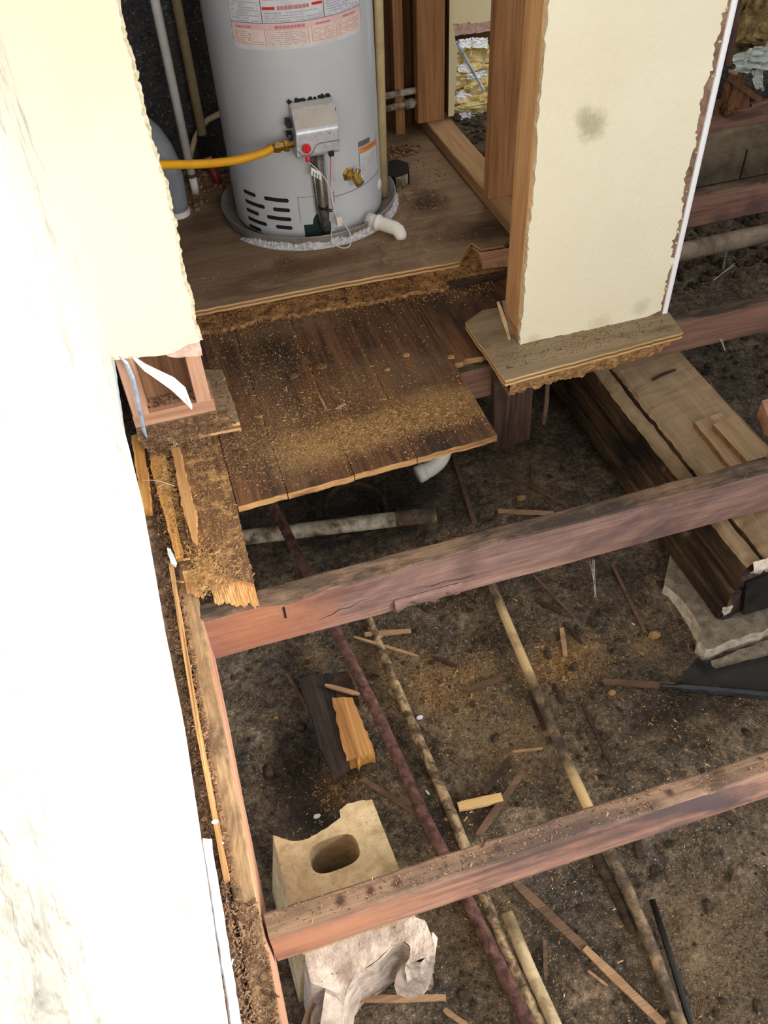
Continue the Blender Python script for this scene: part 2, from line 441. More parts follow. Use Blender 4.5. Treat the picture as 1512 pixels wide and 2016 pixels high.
M['sliver'] = wood('splinter_ochre', S(176, 118, 58), S(222, 170, 96), 'Y', S(132, 84, 44), 0.35, bmp=0.6)
M['fresh'] = wood('broken_wood', S(186, 132, 82), S(222, 174, 120), 'Y', S(160, 96, 64), 0.3, bmp=1.0, grain=1.4, rough=0.9)
M['lit_slat'] = wood('lath_wood', S(170, 122, 76), S(210, 164, 110), 'Y', S(126, 90, 60), 0.34, bmp=0.4)
M['drywall_L'] = wall_paint('painted_drywall_left', S(236, 230, 212), S(244, 238, 220), S(128, 126, 122), 0.46, 0.8, 40)
M['drywall'] = wall_paint('painted_drywall_cream', S(238, 227, 199), S(243, 234, 209), S(196, 184, 152), 0.32, 0.2, 75)
M['drywall_stub'] = wall_paint('painted_drywall_stub', S(232, 221, 193), S(238, 229, 204), S(196, 184, 152), 0.32, 0.2, 75, spots=[((0.9617, 1.7150, 0.5993), 0.045, S(160, 148, 114), .65), ((0.9389, 1.7150, 0.6248), 0.03, S(160, 150, 122), .5), ((1.1766, 1.7150, 0.0866), 0.035, S(170, 168, 140), .4), ((0.8706, 1.7150, 0.0537), 0.03, S(176, 158, 124), .4), ((1.0596, 1.7150, 0.0588), 0.05, S(196, 174, 140), .4)])
M['drywall_far'] = wall_paint('painted_drywall_far', S(232, 216, 172), S(238, 224, 184), S(190, 176, 140), 0.3, 0.1, 75)
M['gypsum'] = mottled('broken_gypsum', [(0.3, S(196, 180, 150)), (0.7, S(238, 228, 204))], 70, 5, 0.95, 0.8, 0.005)
M['gypsum_pink'] = mottled('torn_drywall_paper', [(0.3, S(196, 158, 142)), (0.7, S(236, 208, 194))], 45, 5, 0.95, 0.5, 0.004)
M['paper'] = mottled('wall_paper_white', [(0.3, S(222, 220, 212)), (0.7, S(244, 242, 236))], 30, 4, 0.8, 0.2, 0.003)
M['trim_white'] = plain('white_corner_bead', S(246, 244, 248), 0.45, 0, 0.4, 0.02)
M['trim_brown'] = mottled('bead_backing', [(0.3, S(104, 80, 66)), (0.7, S(158, 128, 108))], 30, 5)
M['metal_strip'] = mottled('galvanized_strip', [(0.3, S(150, 166, 184)), (0.7, S(214, 224, 236))], 20, 3, 0.35, 0.1, 0.002, 0.5, metallic=0.4)
M['tarpaper'] = mottled('black_tar_paper', [(0.3, S(22, 20, 20)), (0.7, S(62, 56, 55))], 26, 8, 0.5, 0.9, 0.006, 0.5, speck=S(118, 112, 114), speck_cov=0.36, speck_scale=140)
M['tank'] = mottled('tank_enamel', [(0.3, S(196, 198, 201)), (0.7, S(206, 208, 212))], 3, 3, 0.32, 0.02, 0.001, 0.5, coat=0.15)
M['tank_dark'] = plain('tank_groove', S(108, 108, 110), 0.5)
M['black'] = plain('black_plastic', S(20, 20, 21), 0.5)
M['slot'] = plain('vent_slot', S(26, 20, 18), 0.8)
M['window_green'] = plain('smoked_window', S(36, 54, 50), 0.25, 0, 0.5)
M['alu'] = mottled('cast_aluminium', [(0.3, S(188, 187, 190)), (0.7, S(212, 212, 216))], 60, 3, 0.38, 0.08, 0.001, 0.5, metallic=0.3)
M['alu_top'] = mottled('dusty_cover', [(0.3, S(186, 177, 165)), (0.7, S(200, 192, 180))], 14, 4, 0.5, 0.03, 0.001, 0.4, metallic=0.15)
M['steel_tube'] = mottled('dull_steel', [(0.3, S(96, 90, 82)), (0.7, S(140, 134, 124))], 30, 4, 0.42, 0.05, 0.001, 0.5, metallic=0.6)
M['red'] = plain('red_plastic', S(214, 34, 44), 0.35)
M['red_dark'] = plain('red_pipe', S(120, 34, 24), 0.5)
M['brass'] = mottled('brass', [(0.3, S(150, 112, 54)), (0.7, S(214, 176, 96))], 40, 4, 0.3, 0.05, 0.001, 0.5, metallic=0.9)
M['hose'] = plain('yellow_hose_coating', S(240, 172, 22), 0.45)
M['wire_white'] = plain('white_wire', S(226, 216, 208), 0.5)
M['wire_pink'] = plain('pink_wire', S(214, 108, 132), 0.5)
M['label_white'] = mottled('label_white', [(0.3, S(206, 206, 210)), (0.7, S(224, 222, 224))], 30, 3, 0.5, 0)
M['label_peach'] = mottled('label_peach', [(0.3, S(230, 206, 196)), (0.7, S(240, 220, 211))], 30, 3, 0.5, 0)
M['label_pink'] = plain('label_pink', S(230, 190, 187), 0.5)
M['ink_grey'] = plain('ink_grey', S(176, 176, 184), 0.6)
M['ink_dark'] = plain('ink_dark', S(104, 100, 106), 0.6)
M['ink_pink'] = plain('ink_pink', S(196, 128, 128), 0.6)
M['ink_peach'] = plain('ink_peach', S(206, 160, 140), 0.6)
M['ink_lilac'] = plain('ink_lilac', S(170, 168, 196), 0.6)
M['label_orange'] = plain('label_orange', S(232, 146, 70), 0.5)
M['pan'] = mottled('pan_metal', [(0.3, S(130, 123, 116)), (0.7, S(166, 160, 152))], 12, 5, 0.5, 0.1, 0.002, 0.5, metallic=0.3)
M['crust'] = mottled('white_mineral_crust', [(0.3, S(176, 172, 172)), (0.7, S(236, 234, 236))], 90, 6, 0.95, 1.0, 0.006)
M['pvc'] = mottled('pvc_white', [(0.3, S(226, 220, 210)), (0.7, S(242, 238, 230))], 14, 4, 0.45, 0.05, 0.001)
M['pvc_dirty'] = mottled('pvc_soiled', [(0.34, S(92, 80, 64)), (0.48, S(160, 146, 124)), (0.66, S(206, 198, 180))], 16, 7, 0.6, 0.2, 0.002)
M['cpvc'] = mottled('cpvc_tan', [(0.3, S(196, 174, 126)), (0.7, S(218, 198, 152))], 14, 4, 0.5, 0.05, 0.001)
M['conduit'] = mottled('grey_conduit', [(0.3, S(132, 136, 142)), (0.7, S(156, 160, 166))], 10, 4, 0.5, 0.05, 0.001)
M['rust'] = mottled('rusty_iron', [(0.3, S(62, 42, 38)), (0.6, S(104, 74, 66)), (0.8, S(128, 98, 84))], 50, 6, 0.85, 0.5, 0.003)
M['pipe_tan'] = mottled('spotted_pipe', [(0.36, S(72, 60, 48)), (0.5, S(122, 102, 78)), (0.66, S(176, 152, 116))], 38, 6, 0.75, 0.4, 0.003, dist=0.6)
M['pipe_muddy'] = mottled('muddy_pipe', [(0.36, S(66, 56, 48)), (0.55, S(104, 88, 72)), (0.78, S(164, 138, 104))], 24, 7, 0.7, 0.5, 0.003, dist=0.6, spots=[((x_, y_, -.38), .085, S(206, 176, 128), .95, 24, 0) for x_, y_ in ((0.6036, 1.1754), (0.5978, 1.0653), (0.5862, 0.7122))])
M['pipe_pale'] = mottled('pale_pipe', [(0.3, S(140, 120, 92)), (0.7, S(202, 180, 142))], 22, 6, 0.6, 0.3, 0.002)
M['concrete'] = mottled('concrete_block', [(0.3, S(160, 138, 104)), (0.7, S(206, 184, 148))], 22, 8, 0.95, 0.7, 0.004, speck=S(122, 102, 76), speck_cov=0.33, speck_scale=240)
M['concrete_pale'] = mottled('concrete_broken', [(0.3, S(150, 134, 120)), (0.7, S(206, 190, 176))], 22, 7, 0.95, 0.7, 0.006, speck=S(120, 104, 92), speck_cov=0.28, speck_scale=120)
M['concrete_grey'] = mottled('concrete_pad', [(0.3, S(104, 94, 80)), (0.7, S(150, 138, 120))], 30, 7, 0.95, 0.8, 0.006, speck=S(80, 70, 58), speck_cov=0.33, speck_scale=170)
M['cmu_far'] = mottled('foundation_block', [(0.3, S(92, 80, 64)), (0.7, S(128, 114, 92))], 12, 7, 0.95, 0.6, 0.005)
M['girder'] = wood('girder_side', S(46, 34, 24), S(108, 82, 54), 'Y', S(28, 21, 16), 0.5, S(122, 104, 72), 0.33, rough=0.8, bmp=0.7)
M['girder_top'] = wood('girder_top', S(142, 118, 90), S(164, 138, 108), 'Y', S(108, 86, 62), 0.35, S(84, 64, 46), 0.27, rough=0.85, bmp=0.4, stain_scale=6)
M['girder_end'] = mottled('girder_end', [(0.3, S(30, 24, 24)), (0.55, S(70, 54, 48)), (0.75, S(120, 94, 80))], 20, 7, 0.45, 0.8, 0.006, 0.5)
M['plaster_crust'] = mottled('pale_crust', [(0.3, S(176, 160, 140)), (0.7, S(228, 218, 202))], 40, 6, 0.9, 0.9, 0.006)
M['shim'] = wood('shim_ply', S(140, 114, 84), S(176, 148, 114), 'Y', S(112, 82, 54), 0.3, bmp=0.3)
M['scab'] = wood('scab_board', S(48, 36, 32), S(96, 72, 56), 'Z', S(38, 30, 28), 0.4, S(132, 92, 58), 0.27, bmp=0.5)
M['wet_black'] = mottled('wet_black_film', [(0.3, S(16, 16, 18)), (0.7, S(40, 40, 42))], 14, 6, 0.22, 0.6, 0.006, 0.6)
M['water'] = mottled('muddy_water', [(0.3, S(26, 28, 29)), (0.7, S(38, 40, 40))], 6, 3, 0.12, 0.06, 0.002, 0.6)
M['insul'] = mottled('yellow_batt', [(0.3, S(170, 146, 88)), (0.5, S(212, 190, 128)), (0.72, S(232, 216, 168))], 22, 8, 0.98, 1.0, 0.012)
M['insul_dirty'] = mottled('dirty_batt', [(0.3, S(70, 56, 34)), (0.5, S(122, 102, 62)), (0.72, S(164, 142, 94))], 22, 8, 0.98, 1.0, 0.012)
M['facing'] = mottled('white_facing', [(0.3, S(206, 210, 214)), (0.7, S(238, 240, 242))], 20, 4, 0.6, 0.4, 0.005)
M['plastic_sheet'] = mottled('pale_plastic_sheet', [(0.3, S(158, 164, 156)), (0.7, S(206, 212, 204))], 9, 4, 0.35, 0.2, 0.004)
M['soil_pipe'] = mottled('soil_pipe', [(0.3, S(92, 80, 66)), (0.7, S(140, 126, 106))], 12, 6, 0.7, 0.2, 0.002)
M['charred'] = wood('charred_board', S(34, 28, 24), S(62, 50, 42), 'Y', S(26, 23, 21), 0.4, S(96, 74, 50), 0.25, bmp=0.7, stain_scale=14)
M['block_brown'] = wood('blocking_brown', S(104, 74, 54), S(146, 108, 80), 'Z', S(84, 58, 44), 0.35, bmp=0.3)
M['web'] = plain('cobweb', S(190, 184, 174), 0.8)
M['grain_dust'] = mottled('sawdust_fine', [(0.3, S(150, 112, 66)), (0.7, S(216, 176, 116))], 120, 3, 0.97, 0.4, 0.003)

# ------------------------------------------------------------------ the setting
def gz(x, y):
    z = -0.41 + 0.016 * nz(x, y, 3, 3.1, 2) + 0.009 * nz(x, y, 8, 10, 3) + 0.0045 * nz(x, y, 1, 36, 3)
    d = math.hypot((x - 0.02) / 0.13, (y - 0.93) / 0.2)
    z -= 0.06 * max(0, 1 - d * d)
    return z

mb = MB()
gx0, gx1, gy0, gy1, gs = -0.26, 3.7, -0.3, 3.7, 0.0085
nu, nv = int((gx1 - gx0) / gs), int((gy1 - gy0) / gs)
mb.grid(lambda u, v: (gx0 + u * (gx1 - gx0), gy0 + v * (gy1 - gy0), gz(gx0 + u * (gx1 - gx0), gy0 + v * (gy1 - gy0))), nu, nv)
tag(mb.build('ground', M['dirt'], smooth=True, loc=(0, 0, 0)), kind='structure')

# closet floor: three-ply sheet with a sawn, partly broken front edge
def ply_sheet(name, poly, z0, z1, mats, parent=None, loc=None):
    b = MB(); h = (z1 - z0) / 3
    for k in range(3):
        b.slab(poly if k != 1 else [(x + random.uniform(-.0006, .0006), y + 0.0012) for x, y in poly], z0 + h * k, z0 + h * (k + 1), 0 if k == 2 else 2, (1, 2, 1)[k])
    return b.build(name, mats, parent, loc=loc)

front = [(-0.0758, 2.1851), (0.0457, 2.1822), (0.4229, 2.1782), (0.7609, 2.1662), (0.8315, 2.1632)]
fl = jag(front, 0.02, 0.0015, range(len(front) - 1))
poly = [(-0.45, front[0][1])] + fl + [(0.872, 2.22), (0.902, 2.25), (0.915, 2.205), (0.985, 2.20), (1.02, 2.235), (1.13, 2.25), (1.13, 3.12), (-0.45, 3.12)]
fo = ply_sheet('floor', poly, 0.032, 0.05, [M['ply_top'], M['ply_light'], M['ply_dark']], loc=(0, 0, 0))
tag(fo, kind='structure')

# left wall: painted drywall with a broken bottom edge
def drywall_sheet(name, u0, u1, z1, bottom, pt, nrm, mats, thick=0.013, left=None, right=None):
    """bottom: [(u, z)] broken lower edge; pt(u, z) gives the front point; nrm points to the back"""
    outline = jag(bottom, 0.012, 0.0022, range(len(bottom) - 1))
    outline += jag([(u1, outline[-1][1]), (u1, z1)] if not right else right, 0.011, 0.0035 if right else 0.0, [0] if not right else range(len(right) - 1))
    outline += [(u1, z1), (u0, z1)] if not right else [(u0, z1)]
    b = MB()
    b.prism([pt(u, z) for u, z in outline], Vector(nrm) * thick, 0, 1)
    return b.build(name, mats)

bl = [(-0.6, 0.10), (0.2, 0.085), (0.377, 0.078), (0.52, 0.06), (0.64, 0.047), (0.80, 0.032), (0.88, 0.028), (1.0, 0.062), (1.06, 0.085), (1.22, 0.10), (1.376, 0.117), (1.47, 0.19), (1.51, 0.235), (1.56, 0.25), (1.66, 0.257), (1.716, 0.262)]
wl = drywall_sheet('wall_left', -0.6, 1.716, 2.4, bl, lambda u, z: (-0.17, u, z), (-1, 0, 0), [M['drywall_L'], M['gypsum']])
tag(wl, kind='structure')
bw = [(-0.17, 0.262), (-0.13, 0.255), (-0.09, 0.252), (-0.05, 0.246), (-0.02, 0.252), (0.0, 0.262), (0.028, 0.262)]
rw = [(0.030, 0.262), (0.027, 0.45), (0.033, 0.62), (0.025, 0.80), (0.024, 0.99), (0.026, 1.4), (0.026, 2.4)]
# broken gypsum core showing past the torn face paper
core = MB(); core.prism([(-0.02, 1.7195, 2.4), (-0.02, 1.7195, 0.27)] + [(x + 0.007 + 0.003 * nz(x, z, 0, 30), 1.7195, z) for (x, _), z in [((u[0], 0), u[1]) for u in jag(rw, 0.006, 0.003, range(len(rw) - 1))]], (0, .0085, 0))
ww = drywall_sheet('wall_closet_left', -0.17, 0.026, 2.4, bw, lambda u, z: (u, 1.715, z), (0, 1, 0), [M['drywall'], M['gypsum']], right=rw)
tag(ww, kind='structure')
core.build('gypsum_core', M['gypsum'], ww)
# pinkish torn paper below the wing wall's painted face
mb = MB()
ol = jag([(-0.055, 0.262), (-0.05, 0.243), (-0.03, 0.232), (0.0, 0.226), (0.028, 0.224), (0.03, 0.268)], 0.008, 0.002)
mb.prism([(u, 1.7155, z) for u, z in ol], (0, 0.011, 0))
tag(mb.build('torn_paper_edge', M['gypsum_pink'], ww))

# stub wall
bs = [(0.833, 0.052), (0.9, 0.054), (1.0, 0.052), (1.1, 0.05), (1.2, 0.05), (1.24, 0.062)]
rs = [(1.24, 0.062), (1.236, 0.13), (1.243, 0.19), (1.234, 0.26), (1.238, 0.36), (1.228, 0.44), (1.236, 0.52), (1.226, 0.60), (1.232, 0.72), (1.238, 0.80), (1.23, 1.2), (1.234, 2.4)]
wsb = MB()
ol = jag([(0.833, 2.4), (0.833, 0.9), (0.833, 0.052)], 0.012, 0.0028, [1]) + jag(bs[1:-1], 0.012, 0.002, range(len(bs) - 3)) + jag(rs, 0.007, 0.006, range(len(rs) - 1))
wsb.prism([(u, 1.715, z) for u, z in ol], (0, 0.013, 0), 0, 1)
ws = wsb.build('wall_closet_right', [M['drywall_stub'], M['gypsum']], loc=(0, 0, 0))
tag(ws, kind='structure')
# crumbs of plaster along its right edge and marks
mb = MB()
for k in range(18):
    z = 0.06 + 0.78 * random.random(); r = random.uniform(0.0018, 0.0045)
    x = 1.237 + 0.006 * random.random()
    mb.lathe((x, 1.713, z), (random.random() - .5, -1, random.random() - .5), [(-r * 1.6, r * .2), (-r * .3, r * .9), (r * .5, r * .5), (r * 1.3, r * .2)], 4)
tag(mb.build('plaster_crumb', M['gypsum'], ws), kind='stuff')
# white corner bead with its brown backing strip
t1 = MB()
t1.prism([(1.246, 1.7115, 0.045), (1.258, 1.7115, 0.045), (1.258, 1.7115, 2.4), (1.246, 1.7115, 2.4)], (0, 0.014, 0))
t1.prism([(1.2575, 1.7115, 0.045), (1.2595, 1.7115, 0.045), (1.2595, 1.7115, 2.4), (1.2575, 1.7115, 2.4)], (0, 0.03, 0))
t1o = t1.build('trim_1', M['trim_white']); tag(t1o, kind='structure')
mb = MB(); mb.box(1.2, 1.2463, 1.7165, 1.7275, 0.05, 2.4); mb.build('backing_strip', M['trim_brown'], t1o)
# white paint-covered bead left along the foot of the left wall
mb = MB()
def strip(u, v):
    y = 0.20 + u * 0.46
    return (-0.1675 + 0.012 * v + 0.002 * nz(y, v, 0, 20), y, 0.05 + 0.02 * (1 - u) - 0.012 * v + 0.0035 * nz(y, v, 4, 40))
mb.grid(strip, 60, 4)
mb.v += [(x - 0.003, y, z - 0.006) for x, y, z in mb.v]
n0 = 61 * 5
mb.f += [tuple(i + n0 for i in q[::-1]) for q in mb.f]; mb.m += mb.m
t2 = mb.build('trim_2', M['trim_white'], smooth=True); tag(t2, kind='structure')

# closet enclosure and what is beyond
mb = MB(); mb.box(-0.45, 0.60, 3.12, 3.14, -0.42, 2.4); tag(mb.build('wall_back', M['tarpaper']), kind='structure')
mb = MB(); mb.box(-0.47, -0.45, 1.73, 3.14, -0.42, 2.4); tag(mb.build('wall_closet_side', M['tarpaper']), kind='structure')
mb = MB(); mb.box(-0.5, 3.7, 1.73, 3.75, 2.4, 2.42); tag(mb.build('ceiling', M['drywall']), kind='structure')
# brown boards of the back wall, right of the heater
wb2 = MB(); wb2.box(0.60, 1.12, 3.135, 3.15, -0.4, 2.4)
wbo = wb2.build('wall_back_right', M['backboard']); tag(wbo, kind='structure')
for k, (a, b_, z0, dy) in enumerate([(0.60, 0.745, -.05, 0.004), (0.748, 0.87, .02, 0.0), (0.873, 1.0, .04, 0.006), (1.003, 1.12, 0.0, 0.002)]):
    mb = MB(); mb.box(a, b_, 3.115 + dy, 3.136, z0, 2.4); mb.build('board', M['backboard'], wbo)

# far wall of the next room and foundation at the right
wf = MB()
ol = jag([(1.1, 0.17), (1.28, 0.19), (1.33, 0.215), (1.46, 0.205), (1.7, 0.2), (1.9, 0.2)], 0.014, 0.005, range(5)) + [(1.9, 2.4), (1.1, 2.4)]
wf.prism([(u, 3.6, z) for u, z in ol], (0, 0.014, 0), 0, 1)
wfo = wf.build('wall_far', [M['drywall_far'], M['gypsum_pink']]); tag(wfo, kind='structure')
mb = MB()
ol = jag([(1.12, 0.235), (1.2, 0.17), (1.4, 0.168), (1.5, 0.165), (1.9, 0.16), (1.9, 0.26), (1.12, 0.26)], 0.014, 0.004)
mb.prism([(u, 3.6085, z) for u, z in ol], (0, 0.012, 0)); mb.build('torn_paper_edge', M['gypsum_pink'], wfo)

mb = MB(); mb.box(1.1, 1.95, 3.64, 3.66, -0.4, 0.4); tag(mb.build('wall_far_back', M['backboard']), kind='structure')
fnd = MB(); fnd.box(1.95, 3.7, 2.82, 2.95, -0.42, -0.055)
fo_ = fnd.build('wall_foundation', M['cmu_far']); tag(fo_, kind='structure')
for r_, z0 in enumerate((-0.40, -0.245)):
    for k in range(2, 7):
        x0 = 1.12 + k * 0.40 + (0.2 if r_ == 0 else 0.0) - 0.06
        mb = MB(); mb.box(x0 + .003, x0 + 0.395, 2.80 + random.uniform(0, .004), 2.83, z0 + .003, z0 + (0.152 if r_ == 0 else 0.118), jit=.0015); mb.build('concrete_block', M['cmu_far'], fo_)
mb = MB(); mb.box(1.95, 3.7, 3.2, 3.22, -0.4, 2.4); tag(mb.build('wall_right_back', M['tarpaper']), kind='structure')

# ------------------------------------------------------------------ floor framing
def joist(name, label, y, x0, x1, w, h, mats, chew=None, seg=110, ztop=0.0, seed=0, rough=0.0015):
    b = MB()
    b.beam((x0, y, ztop), (x1, y, ztop), w, h, seg, rough, 0.004, chew, seed=seed)
    o = b.build(name, mats, loc=(0, 0, 0))
    return tag(o, label, 'joist')

def chew_low(d):
    x = -0.10 + d
    f = 0.004 * max(0, nz(x, 1, 0, 14)); bk = 0.005 * max(0, nz(x, 5, 0, 12))
    if 0.60 < x < 0.70: bk += 0.012 * (x - 0.6) / 0.1
    if x > 0.70: bk += 0.004; f += 0.006 * max(0, nz(x, 9, 0, 9))
    if 0.655 < x < 0.69: f += 0.006
    return f, bk
jl = joist('floor_joist', 'reddish joist nearest the camera, crossing over the concrete block', 0.516, -0.10, 2.6, 0.040, 0.118, [M['joist'], M['joist_low_top'], M['joist_end']], chew_low, 140, seed=2.0)
def chew_mid(d):
    x = -0.108 + d
    f = 0.006 * max(0, nz(x, 2, 0, 9)) + 0.003 * max(0, nz(x, 2, 7, 30)); bk = 0.007 * max(0, nz(x, 6, 0, 8)) + .003 * abs(nz(x, 3, 0, 30))
    if 0.02 < x < 0.16: f += 0.016 * math.sin((x - .02) / .14 * math.pi)
    if 0.20 < x < 0.34: f += 0.007
    return f, bk
jm = joist('floor_joist', 'weathered middle joist with a grimy chewed top, below the plank patch', 1.158, -0.108, 3.4, 0.046, 0.142, [M['joist_mid'], M['joist_top'], M['joist_end']], chew_mid, 180, seed=5.0, rough=0.002)
j3 = joist('floor_joist', 'joist running under the foot of the cream stub wall', 1.745, 0.60, 3.6, 0.040, 0.108, [M['joist_far'], M['joist_top'], M['joist_end']], lambda d: (0.003 * max(0, nz(d, 1, 3, 9)), 0.006 * abs(nz(d, 1, 0, 9))), 120, seed=8.0)
j4 = joist('floor_joist', 'farthest joist, dark red, in front of the foundation blocks', 2.33, 1.05, 3.6, 0.040, 0.115, [M['joist_far'], M['joist_top'], M['joist_end']], None, 80, ztop=0.02, seed=11.0)
# soft rotten shreds hanging from the mid joist's front and a saw mark
mb = MB()
def shred(u, v):
    x = 0.30 + u * 0.16; z = -0.10 - 0.05 * v * (0.7 + 0.5 * nz(u, 0, 0, 6))
    return (x, 1.133 - 0.006 * math.sin(v * 3.1) - 0.003 * nz(x, z, 0, 40), z)
mb.grid(shred, 30, 8)
mb.grid(lambda u, v: (shred(u, v)[0], shred(u, v)[1] + 0.006, shred(u, v)[2] - 0.001), 30, 8, flip=True)
mb.build('rotten_shred', M['joist_mid'], jm, smooth=True)
for ck, cpts in enumerate(([(.13, -.100), (.16, -.094), (.178, -.083), (.20, -.086), (.222, -.074), (.25, -.070), (.262, -.058), (.30, -.052), (.325, -.056)], [(.32, -.07), (.345, -.082), (.36, -.078), (.39, -.088), (.42, -.083), (.455, -.092), (.49, -.088)], [(.27, -.112), (.3, -.105), (.33, -.11), (.36, -.103)])):
    mb = MB(); mb.tube([(x, 1.1352, z) for x, z in cpts], [.0004] + [.0011] * (len(cpts) - 2) + [.0004], 5); mb.build('crack', M['stick_dark'], jm)
mb = MB(); mb.box(0.059, 0.063, 1.1335, 1.1355, -0.062, -0.024); mb.build('saw_mark', M['black'], jm)

rim = MB(); rim.beam((-0.125, -0.3, 0.0), (-0.122, 1.86, 0.0), 0.038, 0.148, 160, 0.0012, 0.003, lambda d: (0.003 * abs(nz(d, 0, 0, 8)), 0.003 * abs(nz(d, 3, 0, 8))), seed=3)
# the inner (right-hand) face is the -s side for a +Y timber; both faces share the rim wood
rimo = rim.build('rim_joist', [M['rim'], M['rim_top'], M['joist_end']])
tag(rimo, 'pinkish rim joist along the foot of the left wall', 'joist')
# thin lath and mud sill between rim joist and wall
mb = MB()
pts = [(-0.1465, 1.30), (-0.149, 1.1), (-0.150, 0.9), (-0.148, 0.75), (-0.146, 0.60)]
poly = [(x - 0.004, y) for x, y in pts] + [(x + 0.005, y) for x, y in pts[::-1]]
mb.slab(jag(poly, 0.03, 0.0006), -0.02, 0.012, dz=lambda x, y: 0.003 * nz(x, y, 0, 6))
tag(mb.build('lath_strip', M['lit_slat']), 'thin tan lath standing in the debris beside the rim joist', 'lath')
mb = MB(); mb.beam((-0.198, -0.3, 0.0), (-0.198, 1.5, 0.0), 0.104, 0.045, 120, 0.003, 0.006, seed=6)
tag(mb.build('sill_plate', [M['debris'], M['debris'], M['debris']]), 'debris covered sill plate under the edge of the left wall', 'plate')

# debris packed along the wall foot
mb = MB()
nt_ = 0
for k in range(9500):
    y = random.uniform(0.15, 1.62)
    x = random.uniform(-0.168, -0.118) if random.random() < 0.7 else random.uniform(-0.168, -0.15)
    if y < 0.56: x = random.uniform(-0.168, -0.106)
    elif -0.132 < x: continue
    r = random.choice([0.0007, 0.001, 0.0013, 0.0017, 0.0023]) * random.uniform(.7, 1.3)
    z = -0.001 + r * 0.5 + (0.006 if x < -.15 else 0) * random.random()
    p = Vector((x, y, z)); ax = Vector((random.gauss(0, 1), random.gauss(0, 1), random.gauss(0, .5))).normalized()
    mb.lathe(p, ax, [(-r * random.uniform(.8, 3.5), r * .2), (-r * .3, r), (r * random.uniform(.9, 3.5), r * .2)], 4)
tag(mb.build('damp_debris', M['debris']), 'crumbly brown debris packed along the left wall foot', 'debris', kind='stuff')

# ------------------------------------------------------------------ plank patch (old subfloor)
sub = thing('subfloor_patch', 'dark stained plank subfloor patch covered in sawdust in front of the closet', 'subfloor', (0.35, 1.75, 0.0))
yb = 2.6
planks = [
    ('plank', [(0.0141, 1.4108), (0.1241, 1.4147)], 'd'),
    ('plank', [(0.1241, 1.4147), (0.2921, 1.4220)], 'd'),
    ('plank', [(0.2948, 1.4229), (0.4289, 1.4280)], 'd'),
    ('plank', [(0.4317, 1.4288), (0.6548, 1.4401)], 'd'),
]
xs = [(0.022, 0.136), (0.1385, 0.297), (0.2995, 0.452), (0.4545, 0.660)]
for (nm, fr, _), (x0, x1) in zip(planks, xs):
    yf0, yf1 = fr[0][1], fr[1][1]
    pl = jag([(x0, yf0), (x1, yf1)], 0.02, 0.002, [0])
    out = pl + [(x1, yb)] + [(x0, yb)]
    b = MB(); h = random.uniform(0, .0015)
    b.slab(out, 0.0 + h, 0.018 + h, 0, 1)
    b.build('plank', [M['plank'], M['plank_edge']], sub)
# planks that start on the third joist, right of the patch
for x0, x1, y0, h in ((0.6625, 0.80, 1.742, 0.0), (0.8025, 0.97, 1.90, -0.002), (0.9725, 1.13, 1.92, -.004)):
    b = MB(); b.slab(jag([(x0, y0), (x1, y0 + .01)], 0.015, 0.004, [0]) + [(x1, yb), (x0, yb)], 0.001 + h, 0.0185 + h, 0, 1)
    b.build('plank', [M['plank'], M['plank_edge']], sub)
# left plank that reaches over the mid joist and is torn off there
lp = jag([(0.0185, 1.4093), (0.0134, 1.1795), (-0.0152, 1.1993), (-0.0523, 1.2337), (-0.0775, 1.2250), (-0.0913, 1.2471), (-0.0989, 1.2837), (-0.0978, 1.3524), (-0.0978, 1.4669), (-0.0896, 1.6444), (-0.0881, 1.7223)], 0.012, 0.003, range(1, 10))
b = MB(); b.slab([(0.0195, 1.405)] + lp + [(-0.10, 1.75), (-0.10, yb), (0.0195, yb)], 0.0005, 0.0178, 0, 1)
b.build('plank', [M['plank_dusty'], M['fresh']], sub)['label'] = 'leftmost plank, torn off above the middle joist'
# torn fibres at its end
for (pts_, z0) in (([(-0.0737, 1.2288), (-0.0473, 1.2314), (-0.0160, 1.2004), (0.0134, 1.1846), (0.0106, 1.1268), (-0.0097, 1.1310), (-0.0351, 1.1534), (-0.0542, 1.1654), (-0.0623, 1.1934)], 0.004), ([(-0.1127, 1.2567), (-0.0954, 1.2567), (-0.0922, 1.2207), (-0.1083, 1.1839), (-0.1231, 1.1834), (-0.1247, 1.2176)], 0.002)):
    ym = max(y for x, y in pts_); yn = min(y for x, y in pts_)
    b = MB()
    xa = min(x for x, y in pts_); xb = max(x for x, y in pts_)
    def tf(u, v, dz=0.0):
        x = xa + (xb - xa) * u
        L = (ym - yn) * (0.66 + 0.36 * u + 0.16 * nz(u * 7, 3, z0, 1.0, 2) + 0.03 * nz(u * 40, 1, 0, 1.0, 1))
        y = ym + 0.006 - L * v
        z = 0.0178 - 0.0145 * v ** 0.7 - dz + 0.0022 * nz(u * 40, v * 3, z0, 1.0, 3) * min(1, v * 4)
        return (x, y, z)
    b.grid(lambda u, v: tf(u, v), 44, 12); b.grid(lambda u, v: tf(u, v, 0.003), 44, 12, flip=True)
    b.build('torn_fibre', M['fresh'], sub)['label'] = 'raw orange torn wood fibres'

